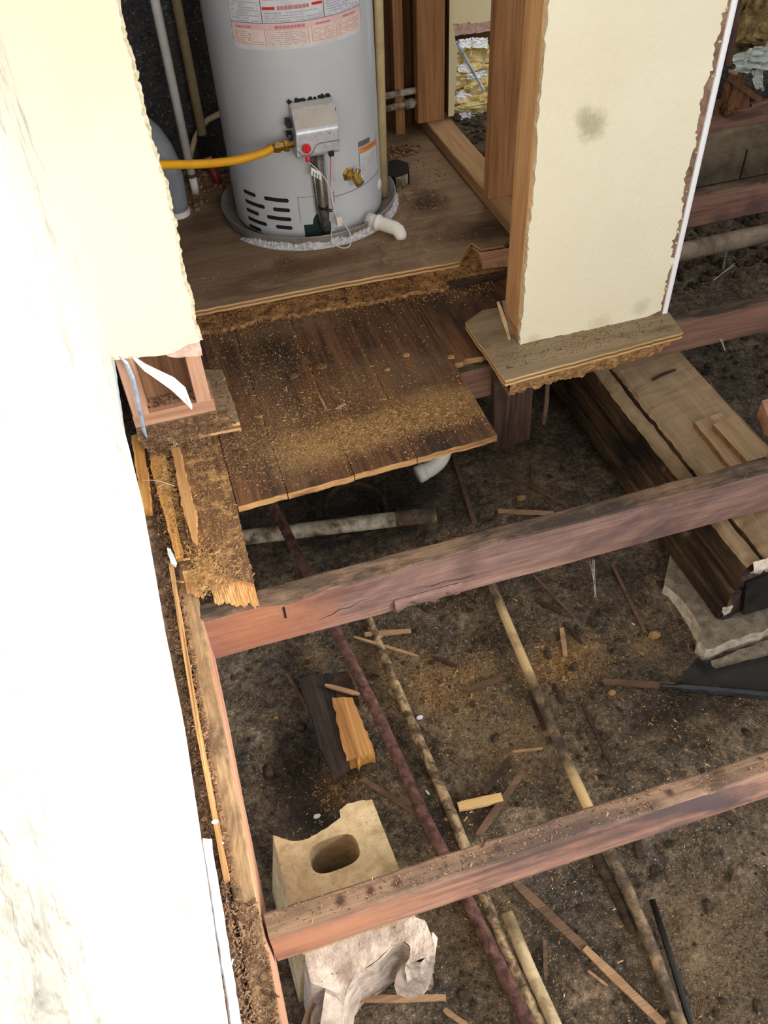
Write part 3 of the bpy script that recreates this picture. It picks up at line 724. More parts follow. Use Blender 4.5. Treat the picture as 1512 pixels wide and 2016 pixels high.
# rotten particle-board underlay between planks and closet floor
u = jag([(-0.0883, 2.1170), (0.0517, 2.1057), (0.1647, 2.0947), (0.2276, 2.1187), (0.3115, 2.0979), (0.4003, 2.0969), (0.4874, 2.0859), (0.5782, 2.0849), (0.6376, 2.0791), (0.7145, 2.0782), (0.8028, 2.0847)], 0.01, 0.010, range(10))
u = [(-0.3, u[0][1])] + u + [(0.90, 2.09), (0.99, 2.13), (1.02, 2.3), (-0.3, 2.3)]
def udz(x, y): return 0.0
b = MB()
b.slab(u, 0.0185, 0.0315, 0, 1)
und = b.build('underlay_board', [M['particle_dark'], M['particle']])
tag(und, 'rotten orange-brown particle board crumbling along the front of the closet floor', 'underlay')
# crumbling skirt of the underlay
b = MB()
for k in range(2600):
    t = random.random(); px = -0.02 + t * 0.92
    fy = 2.095 + 0.035 * math.sin(px * 5) + 0.02 * nz(px, 0, 0, 9)
    y = fy + abs(random.gauss(0, 0.03)) * random.choice([-1, 1, 1]); y = min(y, 2.165)
    r = random.uniform(0.0008, 0.0026)
    z = 0.0195 + r * .4 + (0.0125 if y > fy + .02 else 0)
    b.lathe((px, y, z), (random.gauss(0, 1), random.gauss(0, 1), random.gauss(0, .4)), [(-r, r * .3), (-r * .3, r), (r * .6, r * .75), (r, r * .2)], 5)
tag(b.build('underlay_crumb', M['particle']), 'orange crumbs of rotten particle board at the closet floor edge', 'crumbs', kind='stuff')
# pale block and a broken strip lying at the right end of the closet floor edge
b = MB(); P = [(0.8991, 2.1802), (0.9957, 2.1771), (0.9680, 2.1105), (0.8882, 2.1232)]
b.slab(jag(P, 0.012, 0.002), 0.033, 0.052); tag(b.build('wood_offcut', M['plate_x']), 'small pale wood offcut on the closet floor edge beside the stub wall stud', 'offcut')
b = MB(); P = [(0.7683, 2.0979), (0.9573, 2.0933), (0.9488, 2.0728), (0.7661, 2.0700)]
b.slab(jag(P, 0.012, 0.002), 0.02, 0.034); tag(b.build('wood_splinter', M['stick_dark']), 'dark splinter lying along the closet floor edge beside the stub wall', 'splinter')

# split ochre slivers at the left plank
def poly_piece(name, pts, z0, z1, mat, label, cat='splinter', group=None, jg=0.0015, step=0.012, dz=None, side=None):
    b = MB(); b.slab(jag(pts, step, jg) if jg else pts, z0, z1, 0, None if side is None else 1, dz=dz)
    return tag(b.build(name, [mat] if side is None else [mat, side]), label, cat, group)
poly_piece('split_board', [(-0.1446, 1.7063), (-0.1112, 1.6944), (-0.1175, 1.4906), (-0.1174, 1.3049), (-0.1328, 1.3041), (-0.1407, 1.4529), (-0.1522, 1.5951)], 0.004, 0.022, M['sliver'], 'split ochre board piece with dusty top, left of the long gap by the left wall')
poly_piece('split_board', [(-0.0993, 1.6597), (-0.0758, 1.6514), (-0.0743, 1.4899), (-0.0708, 1.4027), (-0.0843, 1.3123), (-0.0914, 1.3395), (-0.0990, 1.4457), (-0.0965, 1.6057)], 0.017, 0.03, M['lit_slat'], 'pale ochre pointed sliver lying on the leftmost plank', step=.006)
poly_piece('split_board', [(-0.1847, 1.7266), (-0.1620, 1.7304), (-0.1604, 1.5636), (-0.1670, 1.4621), (-0.1846, 1.4682), (-0.1860, 1.5906)], 0.004, 0.03, M['sliver'], 'ochre wood strip tight against the left wall below the metal strip')

# ------------------------------------------------------------------ framing exposed under the wing wall
wr = 1.7285
def stud(name, label, x0, x1, y0, y1, z0, z1, mat, seed=0):
    b = MB()
    n = 40
    vs = []; fs = []
    prof = []
    c = 0.002
    for (a, e) in ((x0, y0 + c), (x0 + c, y0), ((x0 + x1) / 2, y0), (x1 - c, y0), (x1, y0 + c), (x1, (y0 + y1) / 2), (x1, y1 - c), (x1 - c, y1), ((x0 + x1) / 2, y1), (x0 + c, y1), (x0, y1 - c), (x0, (y0 + y1) / 2)):
        prof.append((a, e))
    m_ = len(prof)
    for i in range(n + 1):
        z = z0 + (z1 - z0) * i / n
        for a, e in prof:
            q = noise.noise_vector(Vector((a * 20 + seed, e * 20, z * 12))) * 0.0008
            vs.append((a + q.x, e + q.y, z))
    for i in range(n):
        for k in range(m_):
            fs.append((i * m_ + k, i * m_ + (k + 1) % m_, (i + 1) * m_ + (k + 1) % m_, (i + 1) * m_ + k))
    fs.append(tuple(range(m_ - 1, -1, -1))); fs.append(tuple(range(n * m_, n * m_ + m_)))
    b.add(vs, fs)
    return tag(b.build(name, mat), label, 'stud')
stud('wall_stud', 'pinkish stud at the right end of the cut-out below the left wing wall', -0.012, 0.024, wr, wr + 0.089, 0.083, 2.39, M['stud_pink'], 1)
stud('wall_stud', 'narrow stud in the left corner of the cut-out, behind the metal strip', -0.166, -0.128, wr, wr + 0.089, 0.06, 2.39, M['stud_pink'], 4)
b = MB(); b.box(-0.127, -0.009, wr + 0.06, wr + 0.089, 0.084, 0.40); tag(b.build('blocking_board', M['block_brown']), 'brown board closing the back of the cut-out below the left wing wall', 'board')
b = MB(); b.beam((-0.168, wr + 0.0445, 0.083), (0.03, wr + 0.0445, 0.083), 0.089, 0.036, 30, 0.0008, 0.002)
tag(b.build('bottom_plate', [M['plate_x'], M['plate_x'], M['plate_x']]), 'pinkish bottom plate below the studs of the left wing wall', 'plate')
b = MB(); P = [(-0.1331, 1.6902), (-0.0217, 1.6738), (0.0771, 1.6662), (0.0725, 1.8910), (0.0307, 1.9064)]
bp = ply_sheet('plywood_scrap', jag(P + [(-0.168, 1.9), (-0.168, P[0][1])], 0.015, 0.0015, [0, 1, 2]), 0.019, 0.046, [M['base_top'], M['ply_light'], M['ply_dark']])
tag(bp, 'grey plywood scrap under the framing of the left wing wall', 'plywood')
# fine spoil on the scrap
# torn curl of drywall paper
b = MB()
pts = [(-0.1229, 1.7120, 0.2618), (-0.1042, 1.7050, 0.2336), (-0.0791, 1.6900, 0.2147), (-0.0530, 1.6750, 0.1939), (-0.0344, 1.6650, 0.1666), (-0.0249, 1.6600, 0.1299)]
wd = [0.004, 0.010, 0.014, 0.019, 0.020, 0.006]
vs = []
for p, w_ in zip(pts, wd):
    p = Vector(p); vs += [p + Vector((0.35 * w_, -0.004, 0.9 * w_)), p + Vector((0.1 * w_, -0.012, 0.2 * w_)), p + Vector((-0.35 * w_, -0.006, -0.7 * w_))]
n_ = len(vs)
vs2 = [v + Vector((0.0, 0.0018, 0.0006)) for v in vs]
fs = []
for i in range(len(pts) - 1):
    for k in range(2):
        a = i * 3 + k; fs.append((a, a + 1, a + 4, a + 3)); fs.append((n_ + a, n_ + a + 3, n_ + a + 4, n_ + a + 1))
    for k in (0, 2):
        a = i * 3 + k; fs.append((a, a + 3, n_ + a + 3, n_ + a))
b.add(vs + vs2, fs)
tag(b.build('paper_curl', M['paper'], smooth=True), 'white curl of torn drywall paper hanging in the cut-out of the left wing wall', 'paper')
# galvanised corner strip
b = MB()
ps = [(236, 702, 0.003), (250, 716, 0.005), (262, 745, 0.0055), (272, 790, 0.005), (284, 848, 0.0045), (289, 861, 0.003)]
cs = [(-0.1495, 1.7000, 0.2770), (-0.1401, 1.6950, 0.2585), (-0.1367, 1.6900, 0.2199), (-0.1414, 1.6900, 0.1546), (-0.1481, 1.6900, 0.0691), (-0.1477, 1.6880, 0.0463)]
vs = []
for (c_, (_, _, w_)) in zip(cs, ps):
    c_ = Vector(c_); vs += [c_ + Vector((-w_, 0.002, 0)), c_ + Vector((0, -0.002, 0)), c_ + Vector((w_, 0.002, 0)), c_ + Vector((0, -0.0005, 0))]
fs = []
for i in range(len(cs) - 1):
    for k in range(4):
        fs.append((i * 4 + k, i * 4 + (k + 1) % 4, i * 4 + 4 + (k + 1) % 4, i * 4 + 4 + k))
b.add(vs, fs)
tag(b.build('metal_strip', M['metal_strip']), 'bluish galvanized metal strip hanging at the left wall corner', 'strip')

# ------------------------------------------------------------------ foot of the stub wall
P = [(0.7351, 1.8250), (0.7407, 1.5901), (0.9918, 1.6051), (1.2541, 1.6189), (1.2686, 1.7369)]
pl = jag([P[0], P[1], P[2], P[3], P[4]], 0.02, 0.0015, [0, 1, 2])
pl += [(1.27, 1.86), (0.80, 1.90), (0.735, 1.86)]
bo = thing('base_plywood', 'plywood base with rotten underside beneath the cream stub wall', 'plywood', (1.0, 1.72, 0.018))
s_ = ply_sheet('plywood_sheet', pl, 0.033, 0.051, [M['base_top'], M['ply_light'], M['ply_dark']], bo)
# ragged particle board under it: solid with an uneven lower edge
b = MB()
def fringe(u, v):
    x = 0.755 + u * 0.475
    yf = 1.594 + u * 0.032 + 0.004 * nz(x, 0, 0, 40)
    drop = (0.033 + 0.026 * abs(nz(x, 2, 0, 11)) + 0.009 * nz(x, 9, 0, 45)) * (1 if u < 0.95 else 0.5)
    if v <= 0.5:
        k = v / 0.5
        return (x, yf + 0.004 * k * k - .002 + 0.003 * nz(x, k, 3, 60), 0.033 - drop * k)
    k = (v - 0.5) / 0.5
    return (x, yf + 0.010 + 0.12 * k, 0.033 - drop + (drop - 0.030) * k + 0.006 * nz(x, k, 0, 30))
b.grid(fringe, 110, 14)
def fringe2(u, v):
    y = 1.86 - u * 0.255; x = 0.757 - 0.012 * u + 0.016 * (u * .5) + 0.004 * nz(y, 0, 0, 40)
    drop = 0.030 + 0.018 * abs(nz(y, 2, 0, 11)) + 0.006 * nz(y, 9, 0, 45)
    if v <= 0.5:
        k = v / 0.5
        return (x + 0.008 * k * k, y, 0.033 - drop * k)
    k = (v - .5) / .5
    return (x + 0.008 + 0.08 * k, y, 0.033 - drop * (1 - k) - .03 * k)
b.grid(fringe2, 50, 10)
b.build('particle_fringe', M['particle'], bo)
# bottom plate of the stub wall
b = MB(); b.beam((0.835, 1.7725, 0.092), (1.24, 1.7725, 0.092), 0.089, 0.040, 30, 0.0008, 0.002)
b.build('bottom_plate', [M['stud'], M['stud'], M['stud']], ws)
stud('wall_stud', 'tan end stud on the left side of the cream stub wall', 0.829, 0.868, 1.7285, 1.818, 0.093, 2.39, M['stud_light'], 7)
hid = stud('inner_stud', None, 1.200, 1.238, 1.7285, 1.818, 0.093, 2.39, M['stud'], 9)
hid.parent = ws                                  # sits inside the wall, so it is a part of it
del hid['category']
# foot of the end stud down to the plywood
# splinters leaning at its foot
def stick(name, pts, w, t, mat, label, group=None, cat='splinter', up=(0, 0, 1), parent=None):
    b = MB(); pts = [Vector(p) for p in pts]; vs = []; fs = []
    n = len(pts); sd0 = random.random() * 50
    for i, p in enumerate(pts):
        tg = (pts[min(i + 1, n - 1)] - pts[max(i - 1, 0)]).normalized()
        sdv = tg.cross(Vector(up)); sdv = sdv.normalized() if sdv.length > 1e-5 else Vector((1, 0, 0))
        upv = sdv.cross(tg)
        k = 1.0 if 0 < i < n - 1 else (random.uniform(0.35, 0.9) if w < .011 else random.uniform(.8, 1))
        k *= 1 + 0.25 * nz(i * 0.9, sd0)
        for a, c_ in ((-1, -1), (1, -1), (1, 1), (-1, 1)):
            vs.append(p + sdv * a * w / 2 * k + upv * c_ * t / 2)
    for i in range(n - 1):
        for k in range(4):
            fs.append((i * 4 + k, i * 4 + (k + 1) % 4, i * 4 + 4 + (k + 1) % 4, i * 4 + 4 + k))
    fs += [(3, 2, 1, 0), tuple(range(4 * n - 4, 4 * n))]
    b.add(vs, fs)
    o = b.build(name, mat, parent)
    return tag(o, label, cat, group)
stick('wood_splinter', [(0.7559, 1.7000, 0.2100), (0.7710, 1.6900, 0.1596), (0.7854, 1.6800, 0.1046)], 0.010, 0.005, M['stick_light'], 'left of two splinters leaning on the foot of the stub wall stud', up=(0, -1, 0))
stick('wood_splinter', [(0.7707, 1.7030, 0.2076), (0.7839, 1.6940, 0.1540), (0.7983, 1.6850, 0.0887)], 0.008, 0.005, M['stick'], 'right of two splinters leaning on the foot of the stub wall stud', up=(0, -1, 0))
# short board nailed to the joist under it
b = MB(); b.prism([(0.757, 1.70, 0.02), (0.772, 1.70, -0.287), (0.80, 1.70, -0.286), (0.882, 1.70, -0.281), (0.872, 1.70, 0.02)], (0, 0.022, 0))
tag(b.build('hanging_board', M['scab']), 'short dark board hanging down under the stub wall base', 'board')
stick('hanging_splinter', [(0.9114, 1.6900, -0.0608), (0.9165, 1.6900, -0.1418), (0.9153, 1.6900, -0.2231)], 0.012, 0.006, M['stick'], 'thin splinter hanging beside the short dark board under the stub wall', up=(0, -1, 0))

# studs and sill on the right side of the closet
b = MB(); b.beam((1.072, 1.95, 0.09), (1.072, 3.11, 0.09), 0.092, 0.040, 60, 0.001, 0.003)
tag(b.build('bottom_plate', [M['plate_y'], M['plate_y'], M['plate_y']]), 'brown bottom plate along the right side of the closet floor', 'plate')
stud('wall_stud', 'brown stud at the far right corner of the closet', 0.994, 1.095, 3.035, 3.075, 0.091, 2.39, M['stud'], 13)
stud('wall_stud', 'brown stud in the middle of the closet right side, on the bottom plate', 1.016, 1.118, 2.41, 2.449, 0.091, 2.39, M['stud'], 17)
stud('wall_stud', 'thin brown upright in the back corner behind the water heater', 0.92, 0.955, 3.068, 3.112, 0.05, 2.39, M['stud'], 21)
# drywall scrap beside the far stud
b = MB(); ol = jag([(1.108, 0.10), (1.13, 0.10), (1.14, 0.3), (1.118, 0.42), (1.128, 0.5), (1.128, 2.39), (1.106, 2.39)], 0.02, 0.002, [2, 3, 4])
b.prism([(x, 3.03, z) for x, z in ol], (0, 0.10, 0), 0, 1)
tag(b.build('drywall_scrap', [M['drywall_far'], M['backboard']]), 'torn drywall strip behind the far right closet stud', 'drywall')

# ------------------------------------------------------------------ water heater
HC = Vector((0.495, 2.67, 0.0)); HR = 0.238; HZ = 0.058
heater = thing('water_heater', 'grey gas water heater standing in the drain pan in the closet', 'water heater', (HC.x, HC.y, HZ))
def hp(a, z, r=HR):
    a = math.radians(a)
    return Vector((HC.x + r * math.sin(a), HC.y - r * math.cos(a), z))
b = MB()
prof = [(0, .232), (0.002, HR), (0.004, HR), (0.01, HR), (1.12, HR), (1.135, HR), (1.14, HR - .0005), (1.155, HR - .004), (1.175, .19), (1.19, .06)]
b.lathe((HC.x, HC.y, HZ), (0, 0, 1), prof, 96)
tank = b.build('tank', M['tank'], heater)
for p in tank.data.polygons: p.use_smooth = abs(p.normal.z) < 0.5
b = MB(); b.lathe((HC.x, HC.y, HZ + 1.19), (0, 0, 1), [(-.02, .04), (0.9, .04)], 20); b.build('flue_pipe', M['alu'], heater)
def cpatch(b, a0, a1, z0, z1, r, mat=0, n=None, skew=0.0, taper=0.0):
    n = n or max(1, int(abs(a1 - a0) / 3))
    vs = []; fs = []
    for i in range(n + 1):
        a = a0 + (a1 - a0) * i / n
        vs += [hp(a, z0 + skew * i / n, r), hp(a, z1 + skew * i / n, r)]
    for i in range(n): fs.append((2 * i, 2 * i + 2, 2 * i + 3, 2 * i + 1))
    b.add(vs, fs, mat)
def rpatch(b, a0, a1, z0, z1, r, mat=0, rad=0.01):
    """rounded-corner patch on the tank"""
    ra = math.degrees(rad / HR); pts = []
    for (ca, cz, s0) in ((a1 - ra, z0 + rad, -90), (a1 - ra, z1 - rad, 0), (a0 + ra, z1 - rad, 90), (a0 + ra, z0 + rad, 180)):
        for k in range(5):
            an = math.radians(s0 + 22.5 * k); pts.append((ca + ra * math.cos(an), cz + rad * math.sin(an)))
    # strips between left and right halves
    n = 24; vs = []; fs = []
    for i in range(n + 1):
        a = a0 + (a1 - a0) * i / n
        da = max(0, ra - min(a - a0, a1 - a)) / ra
        ins = rad * (1 - math.sqrt(max(0, 1 - da * da)))
        vs += [hp(a, z0 + ins, r), hp(a, z1 - ins, r)]
    for i in range(n): fs.append((2 * i, 2 * i + 2, 2 * i + 3, 2 * i + 1))
    b.add(vs, fs, mat)
# main instruction label, print in rows
b = MB(); rpatch(b, -51, 44, 0.604, 0.98, HR + .0006, 0, 0.012)
lab = b.build('instruction_label', [M['label_white']], heater)
b = MB()
cpatch(b, -49.5, 42.8, 0.613, 0.668, HR + .0009, 1)
cpatch(b, -49.5, 42.8, 0.652, 0.6675, HR + .0011, 2)
cpatch(b, -49.8, 43, 0.668, 0.6695, HR + .0012, 3)
for a in (-27.5, 12.0): cpatch(b, a, a + .5, 0.6695, 0.96, HR + .0012, 3)
for a in (-49.9, 42.9): cpatch(b, a, a + .3, 0.613, 0.96, HR + .0012, 3)
for a in (-26.8, 0.6, 3.0, 20.0): cpatch(b, a, a + .5, 0.614, 0.652, HR + .0012, 7)
cpatch(b, -26.3, 0.6, 0.6505, 0.6515, HR + .0012, 7)
def words(b, a0, a1, z, h, mat, dens=0.85):
    a = a0
    while a < a1:
        w = random.uniform(0.7, 2.6)
        if random.random() < dens: cpatch(b, a, min(a + w, a1), z, z + h, HR + .0014, mat, 1)
        a += w + 0.35
for k in range(34):
    z = 0.672 + k * 0.0062
    words(b, -48, -29 - (random.random() < .25) * 7, z, 0.0024, 5)
    if not (0.694 < z < 0.716) : words(b, -25.5, 11 - (random.random() < .3) * 12, z, 0.0024, 5)
    words(b, 14, 41 - (random.random() < .25) * 9, z, 0.0024, 6 if k % 5 else 5)
for k in range(7):
    z = 0.6165 + k * 0.0048
    words(b, -48, -28 - (random.random() < .3) * 8, z, 0.0019, 7)
    words(b, -25.5, -0.5, z, 0.0019, 5 if k % 3 else 7)
    words(b, 4.2, 19, z, 0.0019, 7)
    words(b, 21.5, 41.5, z, 0.0019, 7)
words(b, -46, -35, 0.656, 0.005, 8, 1); words(b, -20, -1, 0.655, 0.0075, 8, 1); words(b, 6, 16, 0.655, 0.005, 8, 1); words(b, 26, 37, 0.656, 0.005, 8, 1)
words(b, -17, 3, 0.699, 0.009, 8, 1)
cpatch(b, -26.5, -18.5, 0.700, 0.7065, HR + .0015, 9); cpatch(b, 4.5, 11.4, 0.702, 0.7085, HR + .0015, 9)
b.build('label_print', [M['label_white'], M['label_peach'], M['label_pink'], M['ink_dark'], M['label_orange'], M['ink_grey'], M['ink_lilac'], M['ink_peach'], M['ink_pink'], M['red']], lab)
# small warning label
b = MB(); cpatch(b, 32.2, 58, 0.205, 0.300, HR + .0006, 0, 10, -0.012)
l2 = b.build('warning_label', [M['label_white']], heater)
b = MB(); cpatch(b, 33, 57.6, 0.279, 0.298, HR + .001, 0, 10, -0.012); cpatch(b, 32.2, 46, 0.300, 0.316, HR + .0008, 1, 6, -0.006)
for k in range(11): words(b, 34, 55 - random.random() * 5, 0.262 - k * 0.0052 - .004, 0.0017, 2)
for a in (32.2, 57.7): cpatch(b, a, a + .4, 0.205, 0.300, HR + .001, 3, 1)
b.build('label_print', [M['label_orange'], M['ink_dark'], M['ink_grey'], M['ink_dark']], l2)
# WARNING lettering bent round the tank
cu = bpy.data.curves.new('lettering', 'FONT'); cu.body = 'WARNING'; cu.size = 0.0125; cu.align_x = 'CENTER'
to = bpy.data.objects.new('lettering', cu); C.objects.link(to)
bpy.context.view_layer.update()
tm = bpy.data.meshes.new_from_object(to.evaluated_get(bpy.context.evaluated_depsgraph_get()))
bpy.data.objects.remove(to)
b = MB()
b.add([hp(46 + math.degrees(v.co.x * 1.25 / HR), 0.2845 - 0.006 - 0.00048 * math.degrees(v.co.x * 1.25 / HR) + v.co.y, HR + .0013) for v in tm.vertices], [tuple(p.vertices) for p in tm.polygons])
b.build('lettering', M['ink_dark'], l2)

# ventilation slots
for z, cols in ((0.184, ((-65.5, -52.2), (-44.8, -25.0))), (0.153, ((-65.3, -45.0), (-38.4, -25.0))), (0.124, ((-65.8, -51.9), (-44.7, -24.8))), (0.096, ((-65.4, -45.5), (-38.0, -24.9))), (0.070, ((-65.4, -52), ))):
    for a0, a1 in cols:
        b = MB(); rpatch(b, a0, a1, z - .0062, z + .0062, HR + .0005, 0, 0.006)
        b.build('vent_slot', M['slot'], heater)
# base seam, access panel outline
b = MB()
cpatch(b, 7.9, 60, 0.1795, 0.1815, HR + .0006, 0)
cpatch(b, -18.2, 0.5, 0.1935, 0.1950, HR + .0006, 0); cpatch(b, -18.6, -18.2, 0.112, 0.195, HR + .0006, 0)
cpatch(b, 7.6, 8.2, 0.165, 0.198, HR + .0006, 0)
b.build('panel_seam', M['tank_dark'], heater)
b = MB(); cpatch(b, -16.2, 3.6, 0.064, 0.106, HR + .0007, 0)
n_ = 10
vs = [hp(-4.0, 0.104, HR + .0008)] + [hp(-4.0 + 5.6 * math.cos(math.radians(k * 18)), 0.104 + 0.036 * math.sin(math.radians(k * 18)), HR + .0008) for k in range(11)]
b.add(vs, [(0, k, k + 1) for k in range(1, 11)])
b.build('sight_window', M['window_green'], heater)
# weld blob right of the tank
b = MB(); b.lathe(hp(62, 0.13, HR - .005), hp(62, 0, 1) - hp(62, 0, 0), [(0, .02), (.008, .018), (.012, .008)], 12); b.build('blank_cap', M['tank'], heater, smooth=True)

# gas control valve
b = MB()
yb_, yf = 2.448, 2.362
def vx(z): return (0.419 + (z - .345) * 0.06, 0.540 + (z - .345) * 0.04)
pro = [(yb_, 0.470), (2.425, 0.472), (2.405, 0.462), (yf + .004, 0.420), (yf, 0.412), (yf, 0.352), (yf + .008, 0.342), (yb_, 0.338)]
vs = []
for sgn in (0, 1):
    for y, z in pro:
        vs.append((vx(z)[sgn] + (0.0015 if sgn else -.0015), y, z))
n_ = len(pro)
fs = [tuple(range(n_)), tuple(range(2 * n_ - 1, n_ - 1, -1))] + [(k, n_ + k, n_ + (k + 1) % n_, (k + 1) % n_) for k in range(n_)]
b.add(vs, fs)
b.m[2 + 1] = 1; b.m[2 + 2] = 1; b.m[2 + 3] = 0
valve = b.build('gas_valve', [M['alu'], M['alu_top']], heater)
bm = bmesh.new(); bm.from_mesh(valve.data); bmesh.ops.recalc_face_normals(bm, faces=bm.faces)
bmesh.ops.bevel(bm, geom=[e for e in bm.edges], offset=0.004, segments=2, affect='EDGES', profile=0.6); bm.to_mesh(valve.data); bm.free()
b = MB()   # stepped groove across the face
gp = [(0.421, 0.368), (0.434, 0.352), (0.452, 0.350), (0.466, 0.360), (0.472, 0.373), (0.486, 0.379), (0.542, 0.379)]
b.tube([(x, yf - .0002, z) for x, z in gp], 0.0014, 6); b.build('face_groove', M['tank_dark'], valve)
b = MB(); b.lathe((0.4455, yf + .002, 0.3735), (0, -1, 0), [(0, .0155), (.004, .0155), (.006, .0145)], 24, 0); b.build('knob_ring', M['alu'], valve, smooth=False)
b = MB(); b.lathe((0.4455, yf - .004, 0.3735), (0, -1, 0), [(0, .0128), (.008, .012), (.0095, .0105)], 24)
b.box(0.4440, 0.4470, yf - .0165, yf - .012, 0.365, 0.382)
b.build('control_knob', M['red'], valve)['label'] = 'round red control knob'
b = MB(); b.lathe((0.449, yf + .012, 0.345), (0, -.5, -1), [(0, .007), (.014, .007), (.017, .005)], 12); b.build('igniter_button', M['red'], valve)['label'] = 'small red button under the valve'
b = MB(); b.box(0.509, 0.523, yf - .004, yf + .012, 0.338, 0.353); b.build('connector_plug', M['black'], valve)['label'] = 'black plug'
b = MB(); b.lathe((0.516, yf - .0003, 0.402), (0, -1, 0), [(0, .003), (.0012, .003)], 3); b.build('face_mark', M['tank_dark'], valve)
for (x0_, x1_, y0_, y1_, za_, zb_) in ((0.406, 0.420, 2.40, 2.43, .417, .433), (0.407, 0.421, 2.40, 2.43, .384, .400), (0.541, 0.549, 2.405, 2.428, .43, .45)):
    b = MB(); b.box(x0_, x1_, y0_, y1_, za_, zb_, jit=.002); b.build('sensor_clip', M['black'], valve)
b = MB()
for k in range(26):
    x = 0.425 + 0.118 * random.random(); r = random.uniform(.003, .007)
    b.lathe((x, 2.432, 0.474 + random.uniform(-.003, .003)), (random.gauss(0, 1), random.gauss(0, 1), random.gauss(0, 1)), [(-r, r * .3), (0, r), (r, r * .3)], 6)
tag(b.build('foam_gasket', M['slot'], valve), kind='stuff')
# burner supply tube
b = MB(); yq = 2.405
b.tube([(0.486, yq, 0.345), (0.487, yq, 0.15), (0.489, yq + .004, 0.10), (0.492, yq + .02, 0.085)], 0.0105, 14)
b.tube([(0.470, yq + .014, 0.345), (0.472, yq + .012, 0.16), (0.482, yq + .012, 0.095)], 0.0055, 10)
b.tube([(0.5005, yq + .006, 0.345), (0.501, yq + .006, 0.16), (0.497, yq + .008, 0.095)], 0.004, 8)
b.build('burner_tube', M['steel_tube'], heater, smooth=True)
b = MB(); b.lathe((0.487, yq, 0.165), (0, 0, 1), [(0, .0135), (.008, .0135)], 14); b.lathe((0.503, yq - .008, 0.160), (1, 0, -.3), [(-.008, .005), (.008, .005)], 8); b.build('cable_tie', M['black'], heater)
def wire(name, pts, r, mat, parent):
    b = MB(); P = [Vector(p) for p in pts]; out = []
    for i in range(len(P) - 1):
        p0, p1, p2, p3 = P[max(i - 1, 0)], P[i], P[i + 1], P[min(i + 2, len(P) - 1)]
        for k in range(6):
            t = k / 6
            out.append(0.5 * ((2 * p1) + (-p0 + p2) * t + (2 * p0 - 5 * p1 + 4 * p2 - p3) * t * t + (-p0 + 3 * p1 - 3 * p2 + p3) * t ** 3))
    out.append(P[-1]); b.tube(out, r, 7)
    return b.build(name, mat, parent, smooth=True)
yw = 2.392
wire('wire', [(0.512, yw - .03, .34), (0.515, yw - .01, .30), (0.511, yw, .24), (0.510, yw, .19), (0.514, yw, .165)], 0.0019, M['wire_pink'], heater)['label'] = 'pink wire'
wire('wire', [(0.518, yw - .03, .34), (0.525, yw - .01, .30), (0.528, yw + .01, .26), (0.536, yw + .02, .236)], 0.0014, M['wire_white'], heater)
wire('wire', [(0.449, yw - .02, .33), (0.468, yw - .005, .305), (0.490, yw - .005, .275), (0.508, yw - .004, .235), (0.512, yw, .19), (0.518, yw, .15), (0.526, yw, .125)], 0.0016, M['wire_white'], heater)
wire('wire', [(0.449, yw - .02, .335), (0.460, yw - .005, .318), (0.470, yw - .003, .305)], 0.0022, M['black'], heater)
wire('wire', [(0.526, yw, .128), (0.545, yw - .02, .11), (0.553, yw - .035, .08), (0.540, yw - .05, .062), (0.512, yw - .05, .066), (0.496, yw - .03, .085), (0.502, yw, .10), (0.512, yw, .095)], 0.0014, M['wire_white'], heater)
wire('wire', [(0.528, yw, .124), (0.545, yw - .01, .108), (0.556, yw - .01, .094)], 0.0017, M['wire_pink'], heater)
b = MB(); b.box(0.519, 0.537, yw - .006, yw + .006, .112, .138, jit=.002); b.build('wire_connector', M['wire_white'], heater)
# paper tag on the lead
b = MB(); b.prism([(0.459, yw - .008, .306), (0.487, yw - .008, .283), (0.484, yw - .008, .262), (0.456, yw - .008, .284)], (0, .0012, 0))
tg = b.build('paper_tag', M['paper'], heater)
b = MB()
for k in range(3): b.prism([(0.463 + k * .007, yw - .0088, .294 - k * .006), (0.466 + k * .007, yw - .0088, .2915 - k * .006), (0.464 + k * .007, yw - .0088, .280 - k * .006), (0.461 + k * .007, yw - .0088, .2825 - k * .006)], (0, .0004, 0))
b.build('tag_print', M['ink_dark'], tg)
# drain cock
dv = hp(21.2, 0.235); dn = (hp(21.2, 0, 1) - hp(21.2, 0, 0))
b = MB(); b.lathe(dv - dn * .004, dn, [(0, .022), (.004, .022), (.006, .014), (.022, .014), (.026, .011), (.046, .011)], 6)
q = dv + dn * .040
b.lathe(q, (0.35, -.55, -.55), [(-.012, .012), (.004, .0125), (.006, .0145), (.020, .0145), (.022, .010)], 14)
b.lathe(q, (0.35, .2, 1), [(0, .006), (.018, .006), (.020, .008), (.028, .008)], 10)
b.build('drain_cock', M['brass'], heater)['label'] = 'brass drain cock'
# gas inlet fitting
b = MB(); b.lathe((0.405, 2.40, 0.372), (-1, -.05, 0), [(-.02, .010), (.0, .010), (.001, .017), (.014, .017), (.016, .012), (.026, .012), (.027, .016), (.040, .015), (.046, .012)], 6)
b.build('gas_inlet', M['brass'], heater)['label'] = 'brass gas inlet fitting'

